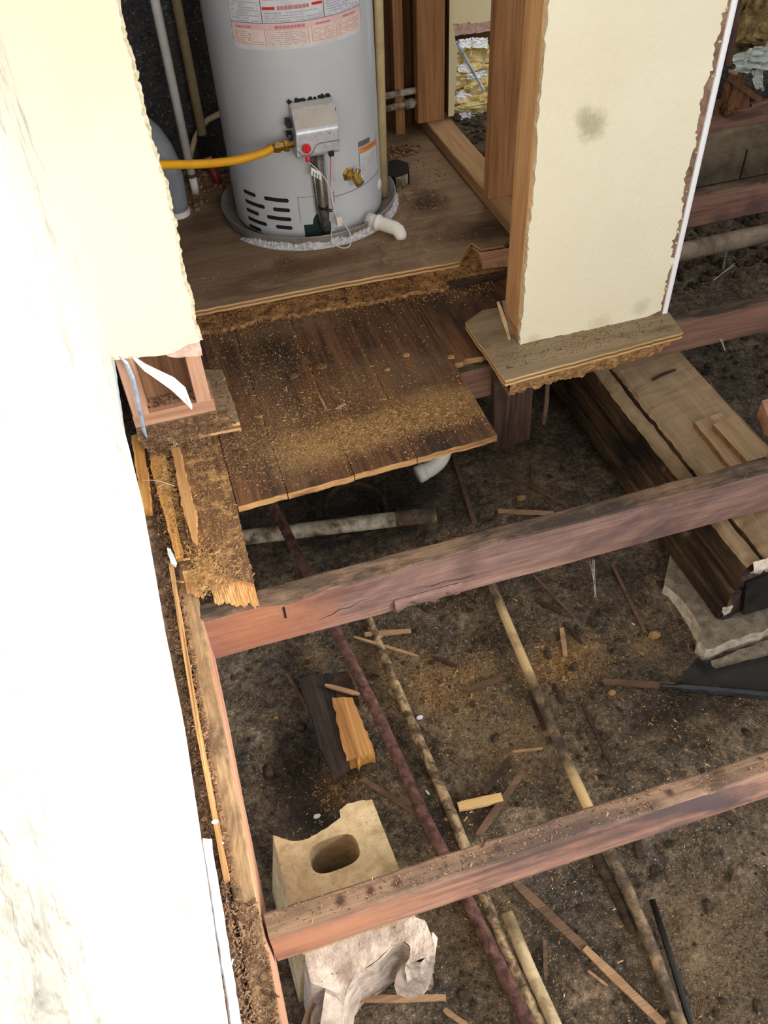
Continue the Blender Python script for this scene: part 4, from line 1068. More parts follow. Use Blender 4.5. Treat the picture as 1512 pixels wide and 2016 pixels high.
# drain pan
pan = thing('drain_pan', 'shallow dull metal drain pan with white mineral crust under the water heater', 'pan', (HC.x, HC.y, 0.0505))
b = MB(); PR = 0.283
b.lathe((HC.x, HC.y, 0.0505), (0, 0, 1), [(0, PR - .012), (0.0, PR - .004), (.034, PR), (.037, PR + .002), (.039, PR), (.037, PR - .003), (.004, PR - .008), (.0035, .02)], 96)
b.build('pan_tray', M['pan'], pan, smooth=True)
b = MB()
def crust(u, v):
    a = math.radians(-62 + u * 150); t = v
    hh = 0.013 + 0.020 * max(0, 0.45 + nz(a * 3, 0, 0, 2.2) + .6 * nz(a * 20, 0, 0, 2)) * (0.55 + .6 * u)
    hh *= min(1, u * 9 + .05, (1 - u) * 9 + .05)
    prof_r = PR - .003 + 0.013 * (1 - t) + 0.0022 * nz(a * 40, t * 4, 0, 1.0)
    return (HC.x + prof_r * math.sin(a), HC.y - prof_r * math.cos(a), 0.0505 + hh * t + 0.0012 * nz(a * 60, t * 3, 4, 1.0))
b.grid(crust, 260, 6); b.build('mineral_crust', M['crust'], pan)
b = MB()
e0 = Vector((0.6517, 2.4200, 0.0820)); e1 = Vector((0.7073, 2.3616, 0.0750))
dr = (e1 - e0).normalized()
b.tube([e0 - dr * .03, e0, e1 - dr * .012, e1 - dr * .004 + Vector((0, 0, -.004)), e1 + Vector((0.003, -.002, -.016)), e1 + Vector((0.004, -.002, -.028))], [.0205, .0205, .0205, .0205, .019, .018], 18)
b.tube([e0 + dr * .0, e0 + dr * .012], .024, 18)
tag(b.build('pvc_elbow', M['pvc'], smooth=True), 'soiled white PVC drain elbow at the right side of the drain pan', 'pipe fitting')

# yellow gas hose, corrugated
b = MB()
P = [Vector(p) for p in ((0.358, 2.402, 0.372), (0.3329, 2.3950, 0.3657), (0.2731, 2.3850, 0.3631), (0.2149, 2.3700, 0.3696), (0.1443, 2.3400, 0.3893), (0.0769, 2.3000, 0.4169), (0.0256, 2.2700, 0.4389), (-0.0339, 2.2400, 0.4701), (-0.40, 2.22, 0.42))]
out = []
for i in range(len(P) - 1):
    p0, p1, p2, p3 = P[max(i - 1, 0)], P[i], P[i + 1], P[min(i + 2, len(P) - 1)]
    for k in range(28):
        t = k / 28
        out.append(0.5 * ((2 * p1) + (-p0 + p2) * t + (2 * p0 - 5 * p1 + 4 * p2 - p3) * t * t + (-p0 + 3 * p1 - 3 * p2 + p3) * t ** 3))
out.append(P[-1])
b.tube(out, [0.0112 + 0.0009 * (1 if i % 2 else -1) for i in range(len(out))], 14)
tag(b.build('gas_hose', M['hose'], smooth=True), 'yellow corrugated gas hose running left from the heater valve', 'hose')

# closet plumbing, left
def pipe(name, label, pts, r, mat, extra=None, n=14):
    b = MB(); b.tube(pts, r, n)
    if extra: extra(b)
    return tag(b.build(name, mat, smooth=True, loc=(0, 0, 0) if name == 'mud_caked_pipe' else None), label, 'pipe')
wp = thing('water_pipe', 'white vertical water pipe standing left of the heater', 'pipe', (0.151, 2.893, 0.05))
b = MB(); b.tube([(0.151, 2.893, 0.05), (0.151, 2.893, 0.104)], .0135, 16); b.tube([(0.150, 2.893, 0.118), (0.150, 2.893, 2.38)], .0145, 16); b.build('pipe_run', M['pvc'], wp, smooth=True)
b = MB(); b.tube([(0.151, 2.893, 0.100), (0.151, 2.893, 0.120)], .010, 12); b.lathe((0.151, 2.893, 0.113), (0, 0, 1), [(0, .016), (.006, .0175), (.008, .016)], 16); b.build('coupling', M['steel_tube'], wp)
tp = thing('water_pipe', 'tan vertical pipe with a dark fitting near the back wall, left of the heater', 'pipe', (0.222, 3.05, 0.05))
b = MB(); b.tube([(0.222, 3.05, 0.17), (0.222, 3.05, 2.38)], .0155, 16); b.tube([(0.226, 3.05, 0.05), (0.226, 3.05, 0.105)], .012, 14); b.build('pipe_run', M['cpvc'], tp, smooth=True)
b = MB(); b.lathe((0.224, 3.05, 0.10), (0, 0, 1), [(0, .014), (.005, .02), (.03, .02), (.032, .016), (.05, .016), (.052, .021), (.072, .021), (.076, .016)], 8); b.build('pipe_fitting', M['black'], tp)
pipe('branch_pipe', 'thin pale pipe curving along the back wall behind the vertical pipes', [(0.3014, 3.0700, 0.2269), (0.2532, 3.0700, 0.2125), (0.2229, 3.0700, 0.1917), (0.1968, 3.0700, 0.1577), (0.1733, 3.0700, 0.1121), (0.1556, 3.0700, 0.0608), (0.1474, 3.0700, 0.0216)], .0095, M['cpvc'])
pipe('branch_pipe', 'dark red pipe coming up behind the left edge of the heater', [(0.2210, 2.9200, 0.1231), (0.2325, 2.9200, 0.0732), (0.2462, 2.9200, 0.0124)], .016, M['red_dark'])
gc = thing('conduit_pipe', 'thick grey conduit elbow standing left of the white pipe', 'pipe', (0.075, 2.77, 0.05))
b = MB(); b.tube([(0.0746, 2.7700, 0.0620), (0.0752, 2.7700, 0.0953), (0.0772, 2.7700, 0.1345), (0.0791, 2.7700, 0.1797), (0.0763, 2.7700, 0.2246), (0.0656, 2.7700, 0.2683), (0.0462, 2.7700, 0.3123), (0.0157, 2.7700, 0.3511), (-0.0294, 2.7700, 0.3824), (-0.1471, 2.7700, 0.4129)], .0385, 22); b.build('pipe_run', M['conduit'], gc, smooth=True)
b = MB(); b.lathe((0.074, 2.77, 0.05), (0, 0, 1), [(0, .042), (.016, .042), (.018, .0385)], 22); b.build('pipe_collar', M['pvc'], gc, smooth=False)
b = MB()
for k in range(7): b.box(0.052, 0.056, 2.7335, 2.736, 0.115 + k * .013, 0.122 + k * .013)
b.build('pipe_print', M['ink_dark'], gc)
# discharge pipe at the right of the heater
pipe('discharge_pipe', 'tan vertical discharge pipe against the right side of the heater', [(0.736, 2.62, 0.058), (0.746, 2.62, 0.635), (0.752, 2.62, 1.25)], .0135, M['cpvc'])
pipe('horizontal_pipe', 'upper of two white pipes crossing the back corner right of the heater', [(0.7718, 3.0600, 0.1963), (0.8934, 3.0600, 0.1967), (1.0091, 3.0600, 0.2000)], .0115, M['pvc_dirty'])
pipe('horizontal_pipe', 'lower of two white pipes crossing the back corner right of the heater', [(0.7685, 3.0600, 0.1495), (0.8916, 3.0600, 0.1531), (0.9623, 3.0600, 0.1562), (1.0085, 3.0600, 0.1597)], [.0115, .0115, .0115, .012], M['pvc_dirty'], lambda b: b.tube([(0.9547, 3.0600, 0.1556), (0.9854, 3.0600, 0.1579)], .0175, 12))
# dark box and pale stub right of the pan
bx = thing('junction_box', 'dark plastic box with a pale lip lying on the closet floor right of the heater', 'box', (0.8305, 2.7577, 0.0500))
Pq = [(0.8031, 2.7874), (0.8334, 2.7916), (0.8625, 2.7466), (0.8448, 2.6813), (0.7898, 2.6643), (0.7733, 2.6906)]
b = MB(); b.slab(Pq, 0.0505, 0.092); b.build('box_body', M['black'], bx)
b = MB(); b.slab([(0.7910, 2.6683), (0.8533, 2.7184), (0.8461, 2.6853), (0.7855, 2.6395)], 0.052, 0.089); b.build('box_lip', M['pvc_dirty'], bx)
# debris heaps on the closet floor
b = MB()
def heap(b, cx, cy, cz, rx, ry, n, rr=(0.003, 0.011), h=0.012):
    for k in range(n):
        a = random.random() * 6.283; q = math.sqrt(random.random())
        x = cx + rx * q * math.cos(a); y = cy + ry * q * math.sin(a); r = random.uniform(*rr)
        b.lathe((x, y, cz + r * .5 + h * (1 - q) * random.random()), (random.gauss(0, 1), random.gauss(0, 1), random.gauss(0, .5)), [(-r * random.uniform(.7, 1.4), r * .3), (-r * .3, r), (r * .6, r * .8), (r * random.uniform(.7, 1.3), r * .2)], 6)
heap(b, 0.20, 2.93, 0.05, 0.13, 0.06, 70); heap(b, 0.14, 2.80, 0.05, 0.05, 0.05, 24, (.003, .007)); heap(b, 0.25, 3.04, .05, .12, .05, 50, (.005, .014))
tag(b.build('rubble_heap', M['debris']), 'pale brown rubble on the closet floor around the left pipes', 'rubble', kind='stuff')
b = MB(); heap(b, 0.85, 2.56, 0.05, 0.08, 0.08, 160, (.001, .0035), .002); heap(b, 0.88, 2.93, .05, .09, .05, 160, (.002, .006)); heap(b, 0.93, 2.75, .05, .08, .1, 60, (.001, .003), 0)
tag(b.build('rubble_heap', M['debris']), 'brown crumbs on the closet floor right of the heater', 'rubble', kind='stuff')

# ------------------------------------------------------------------ the pit: pipes
def on_ground(pts, lift):
    return [(x, y, gz(x, y) + lift) for x, y in pts]
def smooth_path(P, k=6):
    P = [Vector(p) for p in P]; out = []
    for i in range(len(P) - 1):
        p0, p1, p2, p3 = P[max(i - 1, 0)], P[i], P[i + 1], P[min(i + 2, len(P) - 1)]
        for j in range(k):
            t = j / k
            out.append(0.5 * ((2 * p1) + (-p0 + p2) * t + (2 * p0 - 5 * p1 + 4 * p2 - p3) * t * t + (-p0 + 3 * p1 - 3 * p2 + p3) * t ** 3))
    out.append(P[-1]); return out
pipe('rusty_pipe', 'dark rusty iron pipe running through the pit, nearest the concrete block', smooth_path([(0.1055, 1.7840, -0.2900), (0.1196, 1.7115, -0.3000), (0.1553, 1.4519, -0.3200), (0.1818, 1.2752, -0.3450), (0.2180, 1.0038, -0.3600), (0.2405, 0.7721, -0.3700), (0.2611, 0.6304, -0.3750), (0.2804, 0.4764, -0.3800), (0.2985, 0.3385, -0.3800), (0.3188, 0.2149, -0.3800)]), .0135, M['rust'], n=12)
pipe('spotted_pipe', 'tan spotted pipe in the pit just right of the rusty pipe', smooth_path([(0.2631, 1.4898, -0.3850), (0.2744, 1.3212, -0.3850), (0.2855, 1.0247, -0.3850), (0.3000, 0.7839, -0.3850), (0.3033, 0.5963, -0.3850), (0.3072, 0.4694, -0.3850), (0.3169, 0.3339, -0.3850), (0.3280, 0.2129, -0.3850)]), .0118, M['pipe_tan'], n=12)
pipe('mud_caked_pipe', 'tan and mud caked pipe crossing the middle of the pit', smooth_path([(0.6145, 1.3602, -0.3750), (0.6106, 1.2890, -0.3750), (0.6035, 1.1656, -0.3780), (0.5967, 1.0320, -0.3800), (0.5871, 0.8377, -0.3820), (0.5820, 0.6784, -0.3820), (0.5829, 0.5640, -0.3820), (0.5750, 0.4139, -0.3820), (0.5588, 0.2570, -0.3820), (0.5512, 0.1426, -0.3820)]), .0118, M['pipe_muddy'], n=12)
pipe('pipe_offcut', 'short pale pipe offcut starting under the nearest joist, right of the spotted pipe', [(0.3327, 0.5276, -0.3750), (0.3356, 0.4243, -0.3780), (0.3423, 0.3247, -0.3800), (0.3503, 0.2206, -0.3800)], .0125, M['pipe_pale'], n=14)
pipe('buried_pipe', 'half buried muddy pipe beside the mud caked pipe near the nearest joist', smooth_path([(0.5578, 0.5908, -0.4000), (0.5605, 0.5095, -0.4020), (0.5589, 0.4277, -0.4080)]), .011, M['dirt_clod'], n=10)
pipe('iron_rod', 'straight black rod on the dirt in the lower right of the pit', [(0.6179, 0.4671, -0.3850), (0.5983, 0.3578, -0.3850), (0.5754, 0.2456, -0.3850), (0.5561, 0.1494, -0.3850)], .0065, M['black'], n=8)
dp = thing('drain_pipe', 'pale soiled drain pipe lying across the dark hole under the plank patch', 'pipe', (0.2903, 1.6462, -0.3900))
b = MB(); b.tube([(-0.0336, 1.6683, -0.3500), (0.0219, 1.6609, -0.3500), (0.2157, 1.6275, -0.3500), (0.4392, 1.5882, -0.3500)], .0215, 18); b.build('pipe_run', M['pvc_dirty'], dp, smooth=True)
b = MB(); b.tube([(0.4365, 1.5891, -0.3500), (0.5487, 1.5684, -0.3500)], .0225, 18); b.build('pipe_end', M['pipe_muddy'], dp, smooth=True)['label'] = 'dark mud stained pipe end'
b = MB(); b.tube(smooth_path([(0.6181, 1.6764, -0.1000), (0.6308, 1.7249, -0.2400), (0.6152, 1.7146, -0.2850), (0.5792, 1.6995, -0.3000), (0.5442, 1.6953, -0.3050)]), .0235, 18); b.tube([(0.5598, 1.6964, -0.3030), (0.5371, 1.6923, -0.3060)], .026, 18)
tag(b.build('pvc_elbow', M['pvc'], smooth=True), 'white pipe elbow coming down under the front edge of the plank patch', 'pipe fitting')
# buried hub ring in the dark hole
b = MB()
c0 = Vector((0.3504, 1.7008, -0.3900)); pts = []
for k in range(29):
    a = 2 * math.pi * k / 28
    pts.append((c0.x + .088 * math.cos(a), c0.y + .088 * math.sin(a), -.392 + .022 * math.sin(a)))
b.tube(pts, .009, 8, cap=False); tag(b.build('pipe_hub', M['dirt_clod'], smooth=True), 'round rim of an old pipe hub buried in the mud under the plank patch', 'pipe')

# ------------------------------------------------------------------ concrete pier block under the nearest joist
pier = thing('concrete_block', 'tan hollow concrete block standing under the nearest joist, its front end broken', 'block', (0.038, 0.53, -0.35))
ZT, ZB = -0.150, -0.40
def outer():
    bk = [(-0.066, 0.722), (-0.052, 0.712), (-0.034, 0.700), (-0.012, 0.696), (0.012, 0.699), (0.034, 0.705), (0.052, 0.712), (0.062, 0.716), (0.064, 0.730), (0.080, 0.738), (0.104, 0.737), (0.128, 0.732)]
    return bk
def superellipse(cx, cy, rx, ry, n=28, ang=0.0, p=3.2):
    out = []
    for k in range(n):
        a = 2 * math.pi * k / n
        ca, sa = math.cos(a), math.sin(a)
        r = (abs(ca) ** p + abs(sa) ** p) ** (-1 / p)
        x, y = rx * r * ca, ry * r * sa
        out.append((cx + x * math.cos(ang) - y * math.sin(ang), cy + x * math.sin(ang) + y * math.cos(ang)))
    return out
def holed(name, outline, hole, z0, z1, mats, parent, dz=None, taper=0.9):
    """solid with one core: top ring, bottom ring, outside and core walls"""
    bm = bmesh.new()
    dz = dz or (lambda x, y: 0)
    vt = [bm.verts.new((x, y, z1 + dz(x, y))) for x, y in outline]; ht = [bm.verts.new((x, y, z1)) for x, y in hole]
    et = [bm.edges.new((L[i], L[(i + 1) % len(L)])) for L in (vt, ht) for i in range(len(L))]
    bmesh.ops.triangle_fill(bm, edges=et, use_beauty=True)
    vb = [bm.verts.new((x - (0.036 if x < -0.045 else 0), y, z0)) for x, y in outline]
    cx = sum(x for x, y in hole) / len(hole); cy = sum(y for x, y in hole) / len(hole)
    hb = [bm.verts.new((cx + (x - cx) * taper, cy + (y - cy) * taper, z0)) for x, y in hole]
    for T, B_ in ((vt, vb), (ht, hb)):
        n = len(T)
        for i in range(n): bm.faces.new((T[i], T[(i + 1) % n], B_[(i + 1) % n], B_[i]))
    bmesh.ops.recalc_face_normals(bm, faces=bm.faces)
    mb = MB(); bm.verts.index_update()
    mb.add([v.co for v in bm.verts], [[v.index for v in f.verts] for f in bm.faces]); bm.free()
    return mb.build(name, mats, parent)
back = jag(outer(), 0.008, 0.0012, range(len(outer()) - 1))
outl = back + [(0.1375, 0.60), (0.140, 0.56), (0.140, 0.505), (-0.060, 0.505), (-0.064, 0.6)]
hole = superellipse(0.034, 0.654, 0.046, 0.030, 30, 0.05)
holed('block_body', outl, hole, ZB, ZT, [M['concrete']], pier)
# broken front: side wall, curved core wall and the tilted shell flakes
def hw(b, fn, nu, nv, th):
    """curved wall with thickness"""
    n0 = len(b.v)
    b.grid(lambda u, v: fn(u, v)[0], nu, nv)
    b.grid(lambda u, v: Vector(fn(u, v)[0]) + Vector(fn(u, v)[1]) * th, nu, nv, flip=True)
    N = (nu + 1) * (nv + 1)
    rimv = [i for i in range(nu + 1)] + [nu + j * (nu + 1) for j in range(1, nv + 1)] + [nv * (nu + 1) + i for i in range(nu - 1, -1, -1)] + [j * (nu + 1) for j in range(nv - 1, 0, -1)]
    for k in range(len(rimv)):
        a, c_ = rimv[k], rimv[(k + 1) % len(rimv)]
        b.f.append((n0 + a, n0 + c_, n0 + N + c_, n0 + N + a)); b.m.append(0)
b = MB()
# U-shaped end: swept ring open to the front; legs slope down where they broke
def lerp_path(P, t):
    L = [0]
    for i in range(1, len(P)): L.append(L[-1] + (Vector(P[i]) - Vector(P[i - 1])).length)
    d = t * L[-1]
    for i in range(1, len(P)):
        if d <= L[i] + 1e-9:
            k = (d - L[i - 1]) / max(1e-9, L[i] - L[i - 1]); return Vector(P[i - 1]).lerp(Vector(P[i]), k)
    return Vector(P[-1])
OUT = [(-0.0659, 0.4035, -0.2350), (-0.0529, 0.4263, -0.2150), (-0.0352, 0.4571, -0.1850), (-0.058, 0.46, -.158), (-0.058, 0.505, -.1515), (0.04, 0.508, -.1515), (0.139, 0.505, -.1515), (0.1546, 0.4944, -0.1520), (0.1569, 0.4533, -0.1600), (0.1536, 0.4439, -0.1750)]
INN = [(-0.0325, 0.3993, -0.2450), (-0.0206, 0.4178, -0.2250), (-0.0072, 0.4388, -0.1950), (0.0167, 0.4549, -0.1720), (0.0568, 0.4617, -0.1600), (0.0877, 0.4741, -0.1560), (0.1094, 0.4740, -0.1560), (0.1169, 0.4638, -0.1580), (0.1108, 0.4511, -0.1650), (0.1018, 0.4468, -0.1800)]
NU, NV = 70, 8
def ring(u, v):
    o_, i_ = lerp_path(OUT, u), lerp_path(INN, u)
    p = o_.lerp(i_, v)
    return p + Vector((0, 0, 0.0035 * nz(p.x, p.y, 0, 28, 3)))
b.grid(ring, NU, NV)
b.grid(lambda u, v: ring(u, 0).lerp(Vector((ring(u, 0).x - (.03 if u < .5 else 0), ring(u, 0).y, ZB)), v), NU, 6, flip=True)
def inner(u, v):
    p = ring(u, 1); q = Vector((p.x * .9 + .004, p.y + .012, ZB))
    w = p.lerp(q, v); return w + Vector((0.003 * nz(w.x, w.z, 0, 30), 0.003 * nz(w.x, w.z, 5, 30), 0))
b.grid(inner, NU, 8)
for u in (0, 1):
    b.grid(lambda a_, v, u=u: ring(u, a_).lerp(Vector((ring(u, a_).x, ring(u, a_).y + .01, ZB)), v) + Vector((0, .006 * nz(a_ * 3, v * 4, u, 1.5), 0)), 6, 8, flip=(u == 1))
fo2 = b.build('broken_end', M['concrete_pale'], pier); fo2['label'] = 'pale broken end with an open core'
# loose shell flakes leaning at the front
def flake(name, pts3, th, mat, label):
    b = MB(); b.prism([Vector(p) for p in pts3], th); o = b.build(name, mat)
    return tag(o, label, 'rubble')
flake('concrete_shard', [(0.0815, 0.4445, -0.3300), (0.0798, 0.4554, -0.3100), (0.0871, 0.4635, -0.2850), (0.1050, 0.4685, -0.2500), (0.1296, 0.4670, -0.2250), (0.1507, 0.4625, -0.2100), (0.1569, 0.4533, -0.2200), (0.1496, 0.4434, -0.2600), (0.1368, 0.4321, -0.3100), (0.1269, 0.4288, -0.3250), (0.1015, 0.4352, -0.3450)], (0.016, 0.030, -.006), M['concrete_pale'], 'pale concrete shard leaning on the right side of the broken block')
flake('concrete_shard', [(-0.0837, 0.4155, -0.2800), (-0.0761, 0.4351, -0.2700), (-0.0460, 0.4601, -0.2500), (-0.0243, 0.4591, -0.2500), (-0.0132, 0.4490, -0.2600), (-0.0272, 0.4303, -0.2800), (-0.0611, 0.4049, -0.3000)], (0.006, 0.03, -.02), M['concrete_pale'], 'pale concrete shard at the lower left corner of the broken block')
stick('lath_stick', [(-0.0122, 0.4778, -0.3700), (0.0793, 0.4480, -0.3700), (0.1679, 0.4226, -0.3700)], .012, .005, M['stick_light'], 'thin tan stick lying across the front of the broken concrete block', cat='stick')
stick('lath_stick', [(-0.0930, 0.4312, -0.3000), (-0.0728, 0.4530, -0.2800), (-0.0540, 0.4686, -0.2600)], .016, .006, M['stick_light'], 'tan stick upright between the rim joist and the broken concrete block', up=(0, -1, 0), cat='stick')

# ------------------------------------------------------------------ offcut plank in the left of the pit
op = thing('plank_offcut', 'charred plank offcut with a fresh yellow split, left of the rusty pipe', 'plank', (0.1166, 1.0416, -0.3900))
def gslab(name, px, z0, z1, mats, parent, jg=0.002):
    b = MB(); b.slab(jag(px, .012, jg), z0, z1, 0, 1); return b.build(name, mats, parent)
gslab('dark_board', [(0.0630, 1.1791), (0.1405, 1.1712), (0.1299, 0.9394), (0.1169, 0.9307), (0.1013, 0.9205), (0.0779, 0.9067), (0.0737, 0.9579), (0.0684, 1.0814)], -.405, -.365, [M['charred'], M['stick_dark']], op)
gslab('split_face', [(0.1257, 1.0994), (0.1723, 1.0838), (0.1816, 0.9302), (0.1471, 0.9337), (0.1395, 0.9233), (0.1378, 0.9342), (0.1168, 0.9346), (0.1202, 1.0089)], -.405, -.358, [M['split'], M['sliver']], op)['label'] = 'fresh yellow split face'
gslab('dark_board', [(0.1429, 1.1705), (0.1817, 1.1635), (0.1867, 1.0819), (0.1366, 1.0986)], -.405, -.367, [M['stick_dark'], M['stick_dark']], op)

# ------------------------------------------------------------------ sticks and splinters on the dirt
def gstick(px, w, t, mat, label, name='wood_splinter', cat='splinter', lift=0.004, bend=0.0):
    (x0, y0), (x1, y1) = px
    n = 5; pts = []
    for i in range(n + 1):
        k = i / n; x = x0 + (x1 - x0) * k; y = y0 + (y1 - y0) * k
        x += bend * math.sin(k * 3.14); pts.append((x, y))
    zs = [gz(x, y) for x, y in pts]
    # lies on its two highest thirds, so fit a straight line above the ground
    za = max(zs[:3]) ; zb = max(zs[3:])
    P = [(x, y, za + (zb - za) * (i / n) + lift + t / 2) for i, (x, y) in enumerate(pts)]
    return stick(name, P, w, t, mat, label, cat=cat)
A = -0.40
gstick([(0.2517, 1.2600), (0.3682, 1.2437)], .012, .006, M['stick_light'], 'tan lath piece across the spotted pipe, upper of a crossed pair', lift=.022)
gstick([(0.2235, 1.2597), (0.3608, 1.1606)], .007, .005, M['stick_light'], 'thin tan splinter below the tan lath piece, lower of a crossed pair', lift=.024)
gstick([(0.7357, 1.3255), (0.7769, 1.1504)], .008, .005, M['stick'], 'brown splinter under the middle joist, right of the mud caked pipe')
gstick([(0.7097, 1.2299), (0.7533, 1.1754)], .012, .007, M['stick_dark'], 'short dark chunk below the brown splinter under the middle joist')
gstick([(0.7312, 1.1308), (0.7070, 1.0551)], .011, .007, M['stick_light'], 'short tan stick standing out of the sawdust heap in the pit')
gstick([(0.7462, 1.1390), (0.7604, 1.0753)], .008, .006, M['stick_dark'], 'dark splinter beside the tan stick at the sawdust heap')
gstick([(0.9494, 1.2819), (0.9276, 1.0610)], .009, .006, M['stick'], 'long brown splinter pointing away near the concrete pad')
gstick([(0.4420, 1.0417), (0.5379, 1.0456)], .016, .007, M['stick'], 'brown chunk in the sawdust between the spotted and the mud caked pipe')
gstick([(0.4870, 0.8610), (0.5549, 0.8480)], .006, .004, M['stick_light'], 'small grey-tan splinter left of the mud caked pipe, below the sawdust')
gstick([(0.3851, 0.7806), (0.4742, 0.8481)], .012, .006, M['stick_dark'], 'dark brown lath in the pit, left one of two above the nearest joist')
gstick([(0.3371, 0.6962), (0.4868, 0.8025)], .014, .006, M['stick'], 'brown lath in the pit, right one of two above the nearest joist', lift=.006)
gstick([(0.3204, 0.7688), (0.4184, 0.7599)], .020, .010, M['stick_yellow'], 'pale yellow lath piece beside the spotted pipe above the nearest joist', lift=.003)
gstick([(0.6895, 0.9255), (0.6808, 0.7541)], .008, .005, M['stick_dark'], 'long thin dark splinter right of the mud caked pipe')
gstick([(0.6507, 0.9973), (0.6432, 0.9380)], .008, .005, M['stick_dark'], 'short dark splinter below the sawdust heap')
gstick([(0.1414, 0.8979), (0.2398, 0.7711)], .012, .006, M['stick'], 'brown stick resting against the rusty pipe behind the concrete block', lift=.006)
gstick([(0.3976, 1.1592), (0.4456, 1.1149)], .008, .005, M['stick_dark'], 'small dark splinter right of the spotted pipe')
gstick([(0.5840, 0.9928), (0.5762, 0.8870)], .010, .005, M['stick_dark'], 'dark strip lying along the left side of the mud caked pipe')
gstick([(0.0396, 1.2263), (0.0688, 1.1061)], .008, .005, M['stick'], 'brown splinter left of the charred plank offcut')
gstick([(0.1199, 1.1348), (0.1893, 1.0825)], .010, .006, M['stick_light'], 'tan splinter lying across the top of the charred plank offcut', lift=.046)
gstick([(0.6947, 1.8263), (0.6569, 1.5469)], .014, .007, M['stick'], 'brown lath leaning right of the white elbow under the plank patch')
gstick([(0.7338, 1.5619), (0.8815, 1.5061)], .013, .007, M['stick_light'], 'tan lath end poking out behind the middle joist')
gstick([(0.8081, 1.7291), (0.9307, 1.5271)], .007, .005, M['stick'], 'thin splinter on the dark dirt below the short hanging board')
gstick([(0.9076, 1.7196), (0.8761, 1.6363)], .006, .005, M['stick'], 'tiny upright splinter on the dirt left of the girder')
gstick([(0.3755, 0.5842), (0.4572, 0.4244)], .017, .006, M['stick'], 'long brown lath at the bottom of the pit, upper piece', name='lath_stick', cat='stick', lift=.006)
gstick([(0.4541, 0.4292), (0.5329, 0.2660)], .017, .006, M['stick_light'], 'long brown lath at the bottom of the pit, lower piece', name='lath_stick', cat='stick', lift=.009)
gstick([(0.3893, 0.4674), (0.3620, 0.4019)], .008, .005, M['stick'], 'short splinter left of the long brown lath')
gstick([(0.4434, 0.3919), (0.4666, 0.3559)], .005, .004, M['stick_light'], 'thin pale splinter left of the long brown lath, near its middle')
gstick([(0.8231, 0.4808), (0.7782, 0.4409)], .006, .004, M['stick'], 'small splinter alone on the dirt right of the black rod')
gstick([(0.1608, 0.4131), (0.1952, 0.3707)], .010, .005, M['stick_light'], 'tan splinter at the bottom edge left of the rusty pipe')
gstick([(0.6547, 0.5932), (0.6402, 0.5530)], .014, .008, M['stick_dark'], 'dark chunk just below the nearest joist, right of the mud caked pipe')
gstick([(0.7627, 0.9613), (0.9190, 0.8971)], .016, .007, M['stick'], 'pointed dark stick leading to the black water on the right')
# small pale bits
def bit(px, z, r, mat, label, name='pale_chip', cat='chip'):
    x, y, zz = px; b = MB(); n = 9
    pts = [(x + r * (1 + .35 * nz(k, x * 9)) * math.cos(k * 6.283 / n), y + r * .6 * (1 + .35 * nz(k, y * 9)) * math.sin(k * 6.283 / n)) for k in range(n)]
    b.slab(pts, zz, zz + r * .45)
    return tag(b.build(name, mat), label, cat)
def bitg(pt, r, mat, label, **k):
    (x, y) = pt[0]; return bit((x, y, gz(x, y) + .001), 0, r, mat, label, **k)
bitg([(0.2935, 1.2690)], .012, M['facing'], 'white chip beside the crossed tan splinters')
bitg([(0.3128, 1.0093)], .008, M['facing'], 'white chip right of the spotted pipe at mid pit')
bitg([(0.0249, 0.8761)], .009, M['facing'], 'white pebble in the dark hollow above the concrete block')
bitg([(0.9483, 1.0474)], .016, M['chip'], 'tan wood chip in front of the concrete pad')
bitg([(0.8217, 1.5956)], .014, M['chip'], 'tan chip on the dark dirt right of the white elbow')
bitg([(0.7704, 0.9291)], .010, M['chip'], 'ochre chip above the long thin dark splinter')
bitg([(0.4892, 0.5016)], .014, M['dirt_clod'], 'dark flake on the dirt left of the half buried pipe', cat='flake')
bitg([(-0.0110, 1.1211)], .006, M['chip'], 'small tan pebble in the dark hollow by the rim joist')
for px_, r, lb in (((0.0, 0.0), 0, ''),)[:0]: pass
for P_, r, mt, lb in (((0.3242, 1.8451, 0.0200), .016, 'chip_dark', 'leaf shaped chip in the middle of the plank patch'), ((0.2480, 1.8315, 0.0200), .013, 'chip_dark', 'brown oblong chip left of the leaf shaped chip on the plank patch'), ((0.4867, 1.7738, 0.0200), .008, 'chip', 'round pale chip right of the middle of the plank patch'),
                    ((0.6605, 1.7659, 0.0200), .011, 'chip', 'pale chip at the right edge of the plank patch'), ((0.5520, 1.8155, 0.0200), .010, 'chip', 'cluster of pale crumbs at the back right of the plank patch'), ((0.1779, 1.9154, 0.0200), .009, 'chip_dark', 'tan chip on the left of the plank patch'),
                    ((0.0685, 2.1182, 0.0330), .013, 'chip_dark', 'curled sliver on the rotten underlay by the left wing wall')):
    bit((P_[0], P_[1], 0.0195 if P_[2] < .03 else .0325), 0, r, M[mt], lb, name='wood_chip')
stick('wood_splinter', [(0.2893, 1.7257, 0.0230), (0.2931, 1.6985, 0.0230), (0.2938, 1.6750, 0.0230)], .006, .004, M['stick_light'], 'pale splinter on the plank patch, left of two in its middle')
stick('wood_splinter', [(0.3156, 1.6629, 0.0230), (0.3302, 1.6682, 0.0230), (0.3449, 1.6734, 0.0230)], .005, .004, M['stick_light'], 'pale splinter on the plank patch, right of two in its middle')
bit((-0.150, 0.345, 0.004), 0, .010, M['facing'], 'white plaster lump in the debris at the foot of the left wall')
bit((-0.148, 0.70, 0.012), 0, .006, M['facing'], 'small white plaster crumb beside the lath strip')
